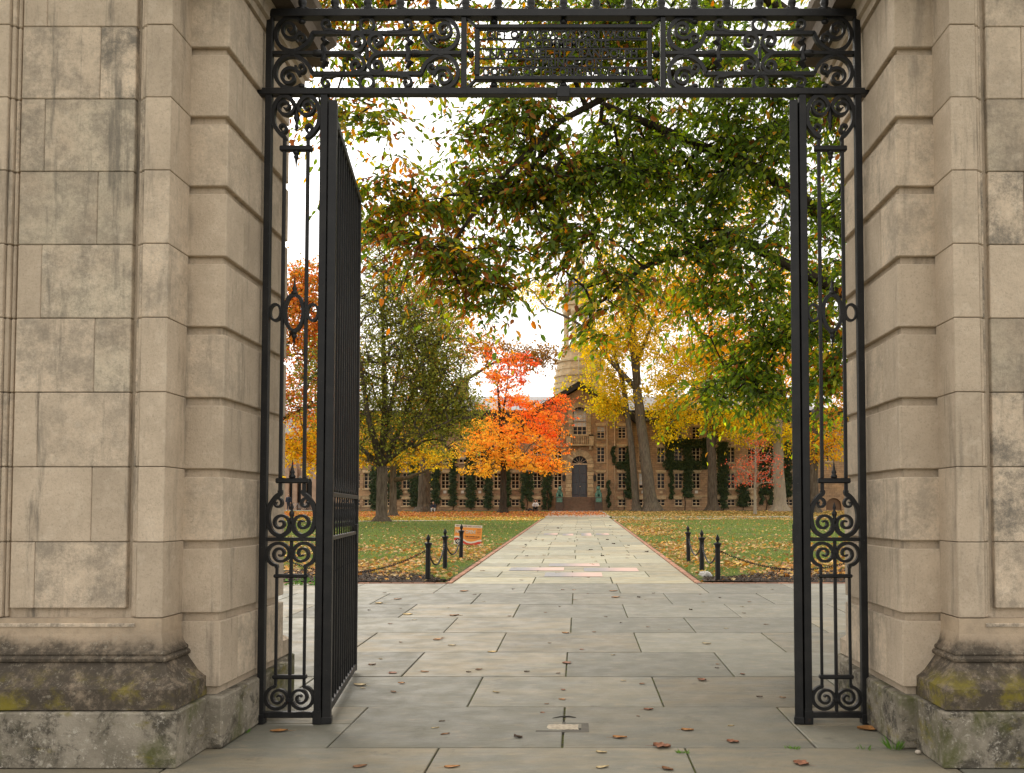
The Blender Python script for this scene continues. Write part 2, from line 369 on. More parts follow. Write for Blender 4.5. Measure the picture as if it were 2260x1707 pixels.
# ------------------------------------------------------------------ stone gate piers
XC = -0.117; GY = 6.27
CZ = [0.90 + 0.489 * k for k in range(10)]
def ring_sweep(mb, prof, x0, x1, y0, y1, ox0=1, ox1=1, oy0=1, oy1=1):
    """profile (o,z) swept round a rectangle with mitred corners"""
    vs = []
    for o, z in prof:
        a, b, c, d = x0 - o * ox0, x1 + o * ox1, y0 - o * oy0, y1 + o * oy1
        vs += [(a, c, z), (b, c, z), (b, d, z), (a, d, z)]
    fs = []
    for i in range(len(prof) - 1):
        for k in range(4):
            k2 = (k + 1) % 4; fs.append((i * 4 + k, i * 4 + k2, i * 4 + 4 + k2, i * 4 + 4 + k))
    n = (len(prof) - 1) * 4
    fs += [(3, 2, 1, 0), (n, n + 1, n + 2, n + 3)]
    mb.add(vs, fs)
def make_pier(sg, label):
    t = thing('gate_pier', (XC + sg * 2.9, 6.25, 0), label, 'gate pier', 'stone piers of the gateway')
    def blk(name, h0, h1, y0, y1, z0, z1, mat, bev=.004, kind=None):
        a, b = sorted((XC + sg * h0, XC + sg * h1)); j = rng.uniform(-.0015, .0015)
        return MB().box(a, b, y0 + j, y1, z0, z1).build(name, mat, t, bevel=bev)
    blk('core', 2.345, 3.79, 5.685, 6.82, .02, 5.40, M_LIME, 0)
    blk('core', 2.60, 3.79, 5.447, 5.655, .05, 5.40, M_LIME_OLD, 0)
    g = .0022
    for k in range(9):
        z0, z1 = CZ[k], CZ[k + 1]
        for a, b in ((2.573, 2.743), (3.652, 3.82)):
            blk('stone', a, b, 5.38, 5.66, z0 + g, z1 - g, M_LIME)
        for a, b, yy in ((2.745, 2.772, 5.398), (2.774, 2.797, 5.420), (3.623, 3.650, 5.398), (3.598, 3.621, 5.420)):
            blk('moulding', a, b, yy, 5.47, z0 + g, z1 - g, M_LIME_OLD, .007)
        zz = z0 + (.06 if k == 0 else g)
        cut = (3.06 if k % 2 else 3.42)
        ma, mb_ = (M_LIME_SOOT if k in ((3, 4, 5, 6) if sg < 0 else (3, 6)) else M_LIME_OLD), (M_LIME_SOOT if k in ((5, 6) if sg < 0 else (6, 8)) else M_LIME_OLD)
        blk('stone', 2.824, cut - .001, 5.405, 5.50, zz, z1 - g, ma, .005)
        blk('stone', cut + .001, 3.577, 5.405, 5.50, zz, z1 - g, mb_, .005)
    for k in range(-1, 9):
        z0 = CZ[k] if k >= 0 else .402
        z1 = CZ[k + 1] - .056
        if k == 8: z1 = 5.30
        cut = 5.95 if k % 2 else 6.45
        blk('stone', 2.31, 2.66, 5.65, cut - .001, z0, z1, M_LIME, .006)
        blk('stone', 2.31, 2.66, cut + .001, 6.85, z0, z1, M_LIME, .006)
    blk('plinth', 2.268, 2.66, 5.60, 6.90, 0, .347, M_PLINTH, .012)
    # pilaster base, front and back
    prof = [(.15, .345), (.172, .352), (.172, .478), (.150, .492), (.118, .520), (.070, .585), (.044, .622), (.062, .632), (.066, .648), (.058, .660),
            (.044, .664), (.050, .676), (.046, .690), (.030, .700), (.014, .730), (.004, .775), (0, .80), (0, .897)]
    a, b = sorted((XC + sg * 2.573, XC + sg * 3.82))
    for rear in (0, 1):
        mb = MB(); y0, y1 = (5.38, 5.66) if not rear else (6.84, 7.12)
        ring_sweep(mb, prof, a, b, y0, y1, oy0=0 if rear else 1, oy1=1 if rear else 0); mb.build('base_moulding', M_LIME_OLD if rear else M_BASE, t)
        mb = MB(); ring_sweep(mb, [(.192, 0), (.2, .006), (.2, .333), (.19, .343)], a, b, y0, y1, oy0=0 if rear else 1, oy1=1 if rear else 0)
        mb.build('plinth', M_PLINTH, t)
    a1, b1 = sorted((XC + sg * 2.745, XC + sg * 3.65))
    MB().add([(a1, 5.372, .845), (b1, 5.372, .845), (b1, 5.372, .862), (a1, 5.372, .862), (a1, 5.43, .845), (b1, 5.43, .845), (b1, 5.43, .898), (a1, 5.43, .898)],
             [(0, 1, 2, 3), (3, 2, 6, 7), (0, 3, 7, 4), (1, 5, 6, 2), (0, 4, 5, 1), (4, 7, 6, 5)]).build('panel_sill', M_LIME_OLD, t)
    blk('rear_pilaster', 2.573, 3.82, 6.852, 7.12, .898, 5.3, M_LIME, .004)
    blk('side_wall', 3.822, 5.6, 5.75, 6.75, 0, 5.29, M_LIME, .004)
    a, b = sorted((XC + sg * 2.31, XC + sg * 5.6))
    mb = MB(); ring_sweep(mb, [(.0, 5.302), (.025, 5.302), (.028, 5.36), (.055, 5.37), (.06, 5.43), (.09, 5.47)], a, b, 5.38, 7.12)
    mb.build('architrave', M_LIME, t)
    mb = MB(); ring_sweep(mb, [(.07, 5.472), (.235, 5.475), (.235, 5.62), (.29, 5.70), (.29, 5.78), (0, 5.86)], a, b, 5.38, 6.90)
    mb.build('cornice', M_CORNICE_DARK, t)
    return t
def base_mat():
    t = NT('base_stone'); v = t.pos()
    col = t.mix(t.ramp(t.noise(v, 3, 6, .65), .35, .65), (.50, .39, .275), (.34, .27, .195))
    # soot lies on the mouldings themselves, between the clean die above and the plinth
    sep = t.n('ShaderNodeSeparateXYZ'); t.l(t.pos(), sep.inputs[0]); z = sep.outputs[2]
    zz = t.math('ADD', z, t.math('MULTIPLY', t.math('SUBTRACT', t.noise(v, 6, 6, .7), .5), .28))
    col = t.mix(t.math('MULTIPLY', t.ramp(zz, .82, .68, 0, .95), t.ramp(t.noise(v, 7, 8, .8), .30, .55, .45, 1)), col, (.055, .046, .036))
    col = t.mix(t.ramp(t.noise(v, 26, 6, .85), .54, .66, 0, .6), col, (.34, .30, .23))
    m = t.math('MULTIPLY', t.ramp(zz, .60, .46), t.ramp(t.noise(t.pos((2.4, 2.4, 3)), 1.2, 8, .72), .46, .64))
    col = t.mix(t.math('MULTIPLY', m, .85), col, (.205, .17, .02))
    nb = t.bump(t.noise(v, 60, 6, .8), .6, .01)
    return t.finish(col, .92, nb, 0, .2)
M_BASE = base_mat(); M_CORNICE_DARK = simple('shaded_cornice_stone', (.085, .066, .048), (.13, .10, .072), 3, .95, .4, 40)  # cornice stone: staining and soffit shade both put into its dark colour
make_pier(-1, 'tall limestone gate pier on the left side of the gateway')
make_pier(1, 'tall limestone gate pier on the right side of the gateway')

# ------------------------------------------------------------------ wrought-iron gateway
gw = thing('iron_gateway', (XC, GY, 0), 'black wrought iron gateway with scrolled overthrow and lettered panel between the stone piers', 'gateway')
def gx(h): return XC + h
def gbox(name, h0, h1, z0, z1, dy=.05, y=GY, bev=.003, parent=None):
    return MB().box(gx(min(h0, h1)), gx(max(h0, h1)), y - dy / 2, y + dy / 2, z0, z1).build(name, M_IRON, parent or gw, bevel=bev)
def arc(cx, cz, r0, a0, a1, r1=None, n=None):
    r1 = r0 if r1 is None else r1; n = n or max(6, int(abs(a1 - a0) / 14))
    return [(cx + (r0 + (r1 - r0) * i / n) * math.cos(math.radians(a0 + (a1 - a0) * i / n)),
             cz + (r0 + (r1 - r0) * i / n) * math.sin(math.radians(a0 + (a1 - a0) * i / n))) for i in range(n + 1)]
def smooth(pts, per=5):
    out = []
    for i in range(len(pts) - 1):
        p0 = pts[max(i - 1, 0)]; p1 = pts[i]; p2 = pts[i + 1]; p3 = pts[min(i + 2, len(pts) - 1)]
        for k in range(per):
            t = k / per
            out.append(tuple(.5 * (2 * p1[j] + (p2[j] - p0[j]) * t + (2 * p0[j] - 5 * p1[j] + 4 * p2[j] - p3[j]) * t * t + (3 * p1[j] - p0[j] - 3 * p2[j] + p3[j]) * t ** 3) for j in (0, 1)))
    return out + [pts[-1]]
SCN = [0]
def scroll(pts, w=.019, d=.026, name='scroll', tap=.45):
    w *= 1.28; d = d * 1.25 + .0011 * (SCN[0] % 11); SCN[0] += 1
    scroll_(pts, w, d, name, tap)
def scroll_(pts, w=.019, d=.026, name='scroll', tap=.45):
    MB().strap([(gx(x), z) for x, z in pts], w, d, GY, (lambda q: 1 - tap * max(0, q - .55) / .45) if tap else None).build(name, M_IRON, gw)
def knob(h, z, prof, name, n=10, parent=None):
    MB().lathe(prof, (gx(h), GY, z), n).build(name, M_IRON, parent or gw, smooth=True)
SPIKE_UP = [(.0, -.002), (.022, 0), (.026, .012), (.02, .024), (.014, .03), (.02, .042), (.018, .052), (.012, .06), (.006, .10), (.001, .15)]
SPIKE_DN = [(r, -z) for r, z in SPIKE_UP][::-1]
for s in (-1, 1):
    gbox('post', s * 2.237, s * 2.287, 0.0, 5.44, .05)
    gbox('post', s * 1.808, s * 1.862, 0.0, 4.78, .055)
    gbox('post_foot', s * 1.803, s * 1.867, 0.0, .10, .07); gbox('post_foot', s * 2.232, s * 2.292, 0.0, .07, .07)
    c = s * 2.0495
    gbox('rail', s * 1.862, s * 2.237, .045, .088, .05)
    gbox('rail', s * 1.862, s * 2.237, 1.362, 1.390, .045)
    for z0, z1, hw in ((.330, .362, .128), (1.086, 1.114, .128), (1.798, 1.838, .122), (4.346, 4.388, .125)):
        gbox('cross_bar', c - hw, c + hw, z0, z1, .045, bev=.008)
    for m in (-1, 1):
        b = c + m * .107
        gbox('bar', b - .010, b + .010, .362, 1.086, .022); gbox('bar', b - .010, b + .010, .28, .33, .022); gbox('bar', b - .010, b + .010, 1.114, 1.165, .022)
        b2 = c + m * .090
        gbox('bar', b2 - .012, b2 + .012, 1.838, 4.346, .026); gbox('bar', b2 - .012, b2 + .012, 1.735, 1.798, .026); gbox('bar', b2 - .012, b2 + .012, 4.388, 4.455, .026)
        f = lambda P: [(c + m * x, z) for x, z in P]
        scroll(f([(.107, .285)] + arc(.096, .192, .083, 80, -155)), tap=0); scroll(f(arc(.082, .190, .070, 195, -330, .010)), .016)
        scroll(f([(.107, 1.16)] + arc(.096, 1.262, .085, -80, 155)), tap=0); scroll(f(arc(.082, 1.268, .070, 165, 690, .010)), .016)
        scroll(f(smooth([(.012, 1.475), (.03, 1.43), (.085, 1.402), (.15, 1.44), (.178, 1.53), (.168, 1.62), (.125, 1.69), (.09, 1.72), (.09, 1.745)])), .024, tap=0)
        scroll(f([(.010, 1.47)] + arc(.082, 1.497, .068, 190, -320, .010)), .016); scroll(f(smooth([(.150, 1.655), (.12, 1.69)]) [:1] + arc(.108, 1.645, .048, 20, 430, .010)), .014)
        scroll(f(smooth([(.09, 4.44), (.09, 4.455), (.13, 4.49), (.172, 4.56), (.178, 4.65), (.145, 4.74), (.09, 4.775), (.04, 4.745), (.014, 4.70)])), .024, tap=0)
        scroll(f([(.010, 4.70)] + arc(.085, 4.690, .072, 172, 690, .010)), .016); scroll(f(arc(.108, 4.525, .046, -20, -430, .010)), .014)
        ringp = [(c + m * .142 + .042 * math.cos(a * math.pi / 14), 3.10 + .062 * math.sin(a * math.pi / 14)) for a in range(29)]
        scroll(ringp, .014, .02, 'ring', 0)
    gbox('bar', c - .011, c + .011, .088, 1.362, .024)
    for z in (.173, 1.285, 1.476, 4.70): gbox('collar', c - .026, c + .026, z - .016, z + .016, .04, bev=.005)
    scroll([(c + .070 * math.cos(a * math.pi / 18), 3.10 + .138 * math.sin(a * math.pi / 18)) for a in range(37)], .020, .026, 'oval', 0)
    knob(c, 3.238, SPIKE_UP, 'finial'); knob(c, 2.962, SPIKE_DN, 'finial'); knob(c, 1.838, SPIKE_UP, 'finial'); knob(c, 4.346, SPIKE_DN, 'finial')
    knob(c, 1.49, [(.012, 0), (.02, .03), (.012, .05), (.019, .07), (.02, .085), (.008, .105), (.013, .12), (.012, .13), (.002, .165)], 'finial')
    knob(c, 4.69, [(.012, 0), (.014, -.04), (.024, -.085), (.014, -.11), (.01, -.13), (.016, -.15), (.004, -.19)][::-1], 'finial')
# overthrow rails and dividers
gbox('rail', -2.345, 2.345, 4.781, 4.831, .065); gbox('rail', -2.34, 2.34, 5.388, 5.447, .075)
for s in (-1, 1):
    gbox('divider', s * .747, s * .787, 4.831, 5.388, .05)
    def oc(x, y): return (s * (2.237 - (x - 190) * 1.447 / 1715), 4.831 + (820 - y) * .557 / 645)
    gbox('centre_bar', s * 2.237, s * 1.63, oc(0, 515)[1], oc(0, 481)[1], .0475); gbox('centre_bar', s * 1.39, s * .787, oc(0, 515)[1], oc(0, 481)[1], .0475)
    for mx in (0, 1):
        for my in (0, 1):
            f = lambda P: [oc(2094 - x if mx else x, 994 - y if my else y) for x, y in P]
            neg = lambda P: [(x, -y) for x, y in P]
            A = lambda cx, cy, r0, a0, a1, r1=None: neg(arc(cx, -cy, r0, a0, a1, r1))
            scroll(f(A(365, 325, 152, 62, 285) + smooth([(440, 455), (500, 410), (535, 355), (552, 312)]) + [(600, 312), (1046, 312)]), .022, tap=0)
            scroll(f(A(345, 280, 92, -10, -560, 12)), .018); scroll(f(A(452, 365, 52, 200, -260, 8)), .014)
            scroll(f([(740, 497), (900, 497)] + smooth([(930, 496), (985, 470), (1020, 425)]) + A(956, 385, 74, -18, 470, 10)), .020)
            scroll(f([(860, 305), (760, 300)] + A(682, 232, 58, -60, -480, 8)), .015)
            MB().ell((gx(f([(450, 205)])[0][0]), GY, f([(450, 205)])[0][1]), (.030, .018, .020), 8, 6).build('leaf_boss', M_IRON, gw, True)
            x, z = f([(662, 430)])[0]; mb = MB()
            mb.tube([(gx(x), GY, oc(0, 497)[1]), (gx(x + .012 * s), GY - .012, z), (gx(x - .018 * s), GY - .022, z + (.02 if not my else -.02)), (gx(x + .015 * s), GY - .01, z + (.055 if not my else -.055)), (gx(x - .008 * s), GY - .02, z + (.075 if not my else -.075))], [.026, .02, .026, .018, .004], 7)
            mb.build('acanthus', M_IRON, gw)
    for yy in (235, 757):
        x, z = oc(1047, yy); scroll([(x + .054 * math.cos(a * math.pi / 12), z + .054 * math.sin(a * math.pi / 12)) for a in range(25)], .016, .024, 'ring', 0)
    for xx in (370, 1724): x, z = oc(xx, 497); gbox('collar', x - .025, x + .025, z - .03, z + .03, .045, bev=.006)
    for xx in (600, 1490): x, z = oc(xx, 497); MB().ell((gx(x), GY - .005, z), (.06, .026, .03), 9, 6).build('leaf_boss', M_IRON, gw, True)
    x, z = oc(1047, 497); gbox('collar', x - .012, x + .012, z - .05, z + .05, .03, bev=.004)
# lettered panel
fz0, fz1, fh = 4.894, 5.334, .682
for a in ((-fh, fh, fz0, fz0 + .036), (-fh, fh, fz1 - .036, fz1)): gbox('panel_frame', *a, .05, bev=.007)
for a in ((-fh, -fh + .036, fz0 + .036, fz1 - .036), (fh - .036, fh, fz0 + .036, fz1 - .036)): gbox('panel_frame', *a, .049, bev=.007)
for sx in (-1, 1):
    for a, b in (((.745, 4.833), (.675, 4.905)), ((.745, 5.386), (.675, 5.325))): scroll([(sx * a[0], a[1]), (sx * b[0], b[1])], .014, .02, 'corner_bar', 0)
for z in (5.222, 5.149, 5.072, 5.002): gbox('line_bar', -fh + .036, fh - .036, z - .0045, z + .0045, .014, bev=0)
for txt, z, w in (('GIFT OF AVGVSTVS VAN WICKLE', 5.259, 1.19), ('TO COMMEMORATE', 5.186, .705), ('NATHANIEL FITZ RANDOLPH', 5.111, 1.14), ('OF PRINCETON', 5.037, .60), ('DONOR OF THE ORIGINAL CAMPVS', 4.966, 1.235)):
    inst('inscription_line', text_mesh('inscription_line', txt, .087, M_IRON, .007, w, offset=.002), (gx(0), GY - .004, z), gw)['kind'] = 'stuff'
ROS = [(.0, -.02), (.028, -.016), (.03, 0), (.018, .006), (.016, .012), (.002, .02)]
for h, z in ((-.535, 5.361), (0, 5.361), (.535, 5.361), (-.535, 4.862), (0, 4.862), (.535, 4.862), (-.716, 5.11), (.716, 5.11)):
    MB().lathe([(r, -y) for r, y in ROS][::-1], (gx(h), GY, z), 8, 'y').build('rosette', M_IRON, gw, True)
gbox('latch_plate', -.048, .048, 4.752, 4.834, .08, y=GY - .008)
# cresting: the feet of the spikes show along the top edge
for i in range(-9, 10):
    h = i * .252
    if abs(h) > 2.25: continue
    mb = MB().lathe([(.034, 0), (.036, .012), (.018, .022), (.03, .045), (.034, .07), (.022, .10), (.03, .115), (.018, .13), (.014, .20), (.024, .23), (.012, .26), (.008, .40), (.001, .46)], (gx(h), GY, 5.447), 9)
    for m in (-1, 1): mb.tube([(gx(h + m * .01), GY, 5.47), (gx(h + m * .04), GY, 5.462), (gx(h + m * .06), GY, 5.452), (gx(h + m * .07), GY, 5.468)], [.012, .014, .011, .004], 6)
    mb.build('cresting_spike', M_IRON, gw, True)

# ------------------------------------------------------------------ hinged leaves standing open
def make_leaf(label):
    t = thing('gate_leaf', (0, 0, 0), label, 'gate leaf', 'hinged leaves of the iron gate')
    L = 1.77
    def b(name, x0, x1, z0, z1, dy=.03, bev=.003, y=0): return MB().box(x0, x1, y - dy / 2, y + dy / 2, z0, z1).build(name, M_IRON, t, bevel=bev)
    b('stile', -.032, .032, .03, 4.74, .062); b('stile', L - .055, L, .06, 4.66, .045)
    b('foot', -.036, .036, 0.0, .05, .075)
    for z0, z1 in ((.07, .125), (1.365, 1.395), (1.70, 1.735), (4.60, 4.66)): b('rail', .032, L - .055, z0, z1, .040)
    n = 11
    for i in range(1, n + 1):
        x = .032 + (L - .087) * i / (n + 1)
        b('bar', x - .009, x + .009, .125, 1.365, .0175, .002); b('bar', x - .009, x + .009, 1.735, 4.60, .0175, .002)
        for z in (.29, 1.12): MB().ell((x, 0, z), (.011, .011, .016), 7, 5).build('collar', M_IRON, t, True)
        MB().lathe([(.007, 0), (.007, .05), (.012, .08), (.008, .1), (.014, .15), (.014, .17), (.008, .22), (.012, .24), (.007, .27), (.007, .305)], (x, 0, 1.395), 7).build('baluster', M_IRON, t, True)
        MB().lathe([(.014, 0), (.017, .02), (.010, .05), (.001, .13)], (x + (L - .087) / 24, 0, 1.735), 6).build('spike', M_IRON, t, True)
    b('lock_box', L - .16, L - .055, 1.28, 1.46, .06)
    return t
lf = make_leaf('black barred iron gate leaf swung open beside the left pier')
hl = (XC - 1.772, GY + .01); d = (-2.150 - hl[0], 8.02 - hl[1]); lf.location = (hl[0], hl[1], 0); lf.rotation_euler = (0, 0, math.atan2(d[1], d[0]))
rf = copy_tree(lf); rf['label'] = 'black barred iron gate leaf seen edge on beside the right pier'
rf.location = (XC + 1.772, GY + .01, 0); rf.rotation_euler = (0, 0, math.atan2(1.0, .252))
# ------------------------------------------------------------------ ground, paving, lawns
def strip_mesh(name, xs, ys, zoff, mat, bump=0.0, parent=None, ytop=None):
    X, Y = np.meshgrid(xs, ys); 
    if ytop is not None:
        fr = (Y - ys[0]) / (ys[-1] - ys[0]); Y = ys[0] + fr * (ytop(X) - ys[0])
    Z = gz(Y) + zoff
    if bump: Z = Z + bump * (np.sin(X * 1.7 + Y * .6) + np.sin(Y * 1.3 - X * .8) + .6 * np.sin(X * 4.1) * np.sin(Y * 3.3))
    V = np.stack([X, Y, Z], -1).reshape(-1, 3); nx = len(xs)
    i = (np.arange(len(ys) - 1)[:, None] * nx + np.arange(nx - 1)[None]).ravel()
    return np_mesh(name, V, np.stack([i, i + 1, i + nx + 1, i + nx], 1), 4, mat, None, parent, True)
tag(strip_mesh('ground', np.array([-900, -200, -60, 0, 60, 200, 900.]), np.array([-300, -40, 6.27, 40, 88, 200, 1500.]), -.07, M_GROUND), kind='structure')
tag(strip_mesh('paving_bed', np.linspace(-9.4, 9.2, 5), np.array([-6, 0, 6.27, 10, 15.97]), -.016, M_JOINT), kind='structure')
tag(strip_mesh('path_bed', np.array([-2.45, 0, 2.26]), np.array([15.97, 30, 50, 63.0]), -.016, M_JOINT), kind='structure')
apron = tag(MB().box(-9.4, 9.2, -6, 15.0, -.06, -.05).build('pavement', M_JOINT), kind='structure')
walk = tag(MB().box(-2.4, 2.2, 16.2, 16.6, .10, .11).build('path', M_JOINT), kind='structure')
def flag(x0, x1, y0, y1, parent, gap=.006, mat=None):
    g = gap + rng.uniform(0, .004); h = rng.uniform(.0005, .0045); vs = []
    x0 += g; x1 -= g; y0 += g * .7; y1 -= g * .7; c = .006
    tl = [rng.uniform(-.0012, .0012) for _ in range(4)]
    cs = [(x0, y0), (x1, y0), (x1, y1), (x0, y1)]; ci = [(x0 + c, y0 + c), (x1 - c, y0 + c), (x1 - c, y1 - c), (x0 + c, y1 - c)]
    vs += [(x, y, gz(y) - .06) for x, y in cs] + [(x, y, gz(y) - h - c * .7 + tl[i]) for i, (x, y) in enumerate(cs)] + [(x, y, gz(y) - h + tl[i]) for i, (x, y) in enumerate(ci)]
    fs = [(k, (k + 1) % 4, (k + 1) % 4 + 4, k + 4) for k in range(4)] + [(k + 4, (k + 1) % 4 + 4, (k + 1) % 4 + 8, k + 8) for k in range(4)] + [(8, 9, 10, 11)]
    MB().add(vs, fs).build('flagstone', mat or M_FLAG, parent)
ROWS = [-6, -4.8, -3.6, -2.4, -1.1, .1, 1.4, 2.6, 3.85, 4.42, 5.64, 6.76, 7.87, 9.07, 10.34, 11.59, 12.98, 14.41, 15.97]
for r in range(len(ROWS) - 1):
    y0, y1 = ROWS[r], ROWS[r + 1]
    if r == 9: js = [-9.4, -7.3, -5.7, -4.1, -2.56, -.94, .715, 2.35, 4.0, 5.6, 7.3, 9.2]
    elif r == 10:
        for a, b in ((-1.70, -.11), (-.11, 1.60)): flag(a, b, y0, y1, apron)
        for a, b, q0, q1 in ((-2.9, -1.70, y0, 6.28), (-2.9, -1.70, 6.28, y1), (1.60, 2.8, y0, 6.22), (1.60, 2.8, 6.22, y1)): flag(a, b, q0, q1, apron)
        js = None
        for ch in ([-9.4, -7.4, -5.9, -4.4, -2.9], [2.8, 4.3, 5.8, 7.3, 9.2]):
            for a, b in zip(ch, ch[1:]): flag(a, b, y0, y1, apron)
    else:
        off = -.905 if r % 2 else -.11
        js = [-9.4] + [x for x in (off + 1.595 * np.arange(-6, 7) + rng.uniform(-.04, .04, 13)) if -9.0 < x < 8.8] + [9.2]
    if js:
        for a, b in zip(js, js[1:]): flag(a, b, y0, y1, apron)
PR = [15.97, 17.2, 18.46, 19.7, 20.6, 22.0, 23.2, 24.2, 25.4, 27, 28, 29.6]
while PR[-1] < 61.5: PR.append(PR[-1] + rng.uniform(1.05, 1.4))
for r in range(len(PR) - 1):
    off = -.11 if r % 2 else -.905
    js = [-2.44] + [x for x in (off + 1.595 * np.arange(-2, 3) + rng.uniform(-.06, .06, 5)) if -2.1 < x < 1.95] + [2.25]
    for a, b in zip(js, js[1:]): flag(a, b, PR[r], PR[r + 1], walk, .009, M_FLAG_LIT)
tag(strip_mesh('path_forecourt', np.array([-2.6, 0, 2.4]), np.array([PR[-1] + .01, 70, 84.6]), .0, M_CONC), kind='structure')
tag(strip_mesh('building_walk', np.linspace(-60, 60, 9), np.array([83.2, 86.4]), .012, M_ASPH), kind='structure')
def lane(name, pts, wd):
    V = []; 
    for i, (x, y) in enumerate(pts):
        V += [(x, y - wd / 2, gz(y - wd / 2) + .03), (x, y + wd / 2, gz(y + wd / 2) + .03)]
    tag(np_mesh(name, V, [[2 * i, 2 * i + 2, 2 * i + 3, 2 * i + 1] for i in range(len(pts) - 1)], 4, M_CONC), kind='structure')
lane('path_branch', [(-40, 43.6), (-30, 46.2), (-20, 49.2), (-11.7, 51.8), (-6, 53.6), (-2.46, 54.6)], 1.5)
lane('path_branch', [(2.27, 55.0), (6, 56.0), (12, 57.6), (24, 60), (45, 66)], 1.3)
lane('path_crossing', [(-60, 62.5), (-20, 60.8), (-2.61, 60.0)], 1.7)
lane('path_crossing', [(2.41, 60.0), (20, 62.2), (60, 70)], 2.0)
xl = -np.concatenate([np.linspace(70, 16, 14), np.linspace(15, 2.57, 26)]); xr = np.concatenate([np.linspace(2.38, 15, 26), np.linspace(16, 70, 14)])
yl = np.concatenate([np.linspace(16.0, 40, 30), np.linspace(41.5, 83.2, 24)])
tag(strip_mesh('lawn', xl, yl, -.004, M_LAWN, .010), kind='structure'); tag(strip_mesh('lawn', xr, yl, -.004, M_LAWN, .010), kind='structure')
sback = lambda X: 16.25 + 2.3 * np.clip((np.abs(X) - 2.5) / 2.3, 0, 1) ** .8 + .22 * np.sin(X * 3.1) + .12 * np.sin(X * 7.7)
for sx, xs in ((-1, np.linspace(-9.5, -2.60, 40)), (1, np.linspace(2.42, 9.5, 40))):
    tag(strip_mesh('soil_bed', xs, np.linspace(16.08, 18.0, 8), .028, M_SOIL, .006, None, sback), kind='structure')
# brick edging, each brick its own piece
bme = MB().box(-.052, .052, -.1, .1, -.05, .004).mesh('brick', M_BRICK, bevel=.006)
for sx, bx in ((-1, -2.505), (1, 2.315)):
    ed = thing('brick_edging', (bx, 16, gz(16)), None, None); tag(ed, kind='structure')
    y = 16.08
    while y < 53.6:
        o = inst('brick', bme, (bx + rng.uniform(-.005, .005), y, gz(y) + .004 + rng.uniform(0, .006)), ed, rng.uniform(-.03, .03)); y += .21
    x = bx + sx * .16
    while abs(x) < 9.0:
        o = inst('brick', bme, (x, 16.03 + rng.uniform(-.004, .004), gz(16.03) + .003), ed, math.pi / 2 + rng.uniform(-.03, .03)); x += sx * .21

# ------------------------------------------------------------------ grass and leaf litter (nobody could count these)
PAL_LIT = np.array([(.42, .25, .10), (.52, .33, .14), (.34, .16, .055), (.58, .38, .09), (.46, .19, .045), (.60, .44, .22), (.24, .125, .055), (.56, .27, .05)])
PAL_YEL = np.array([(.62, .40, .055), (.66, .46, .10), (.58, .33, .045), (.68, .50, .16), (.55, .28, .05)])
PAL_RED = np.array([(.52, .15, .04), (.58, .22, .05), (.48, .19, .07), (.60, .30, .08), (.42, .11, .04)])
PAL_TAN = np.array([(.48, .29, .10), (.52, .33, .09), (.42, .23, .07), (.55, .38, .13), (.38, .20, .07)])
def pick(pal, n): return pal[rng.integers(0, len(pal), n)] * rng.uniform(.78, 1.2, (n, 1))
def litter(P, size, col, up=.55):
    n = len(P); a = rng.uniform(0, 2 * math.pi, n)
    T = np.stack([np.cos(a), np.sin(a), rng.normal(0, .28, n)], 1); N = np.stack([rng.normal(0, up, n), rng.normal(0, up, n), np.ones(n)], 1)
    L = size * rng.uniform(.6, 1.3, n); return P, L, L * rng.uniform(.45, .85, n), T, N, col
def scatter(n, x0, x1, y0, y1, dens):
    X = rng.uniform(x0, x1, n * 3); Y = rng.uniform(y0, y1, n * 3); k = rng.random(n * 3) < dens(X, Y)
    X, Y = X[k][:n], Y[k][:n]; return np.stack([X, Y, gz(Y) + rng.uniform(.008, .035, len(X))], 1)
nz = lambda X, Y: .5 + .22 * np.sin(X * 1.1 + 2 * np.sin(Y * .45)) + .18 * np.sin(Y * .9 + X * .5) + .12 * np.sin(X * 3.3 - Y * 2.1)
def seg(*parts): return [np.concatenate([p[i] for p in parts]) for i in range(6)]
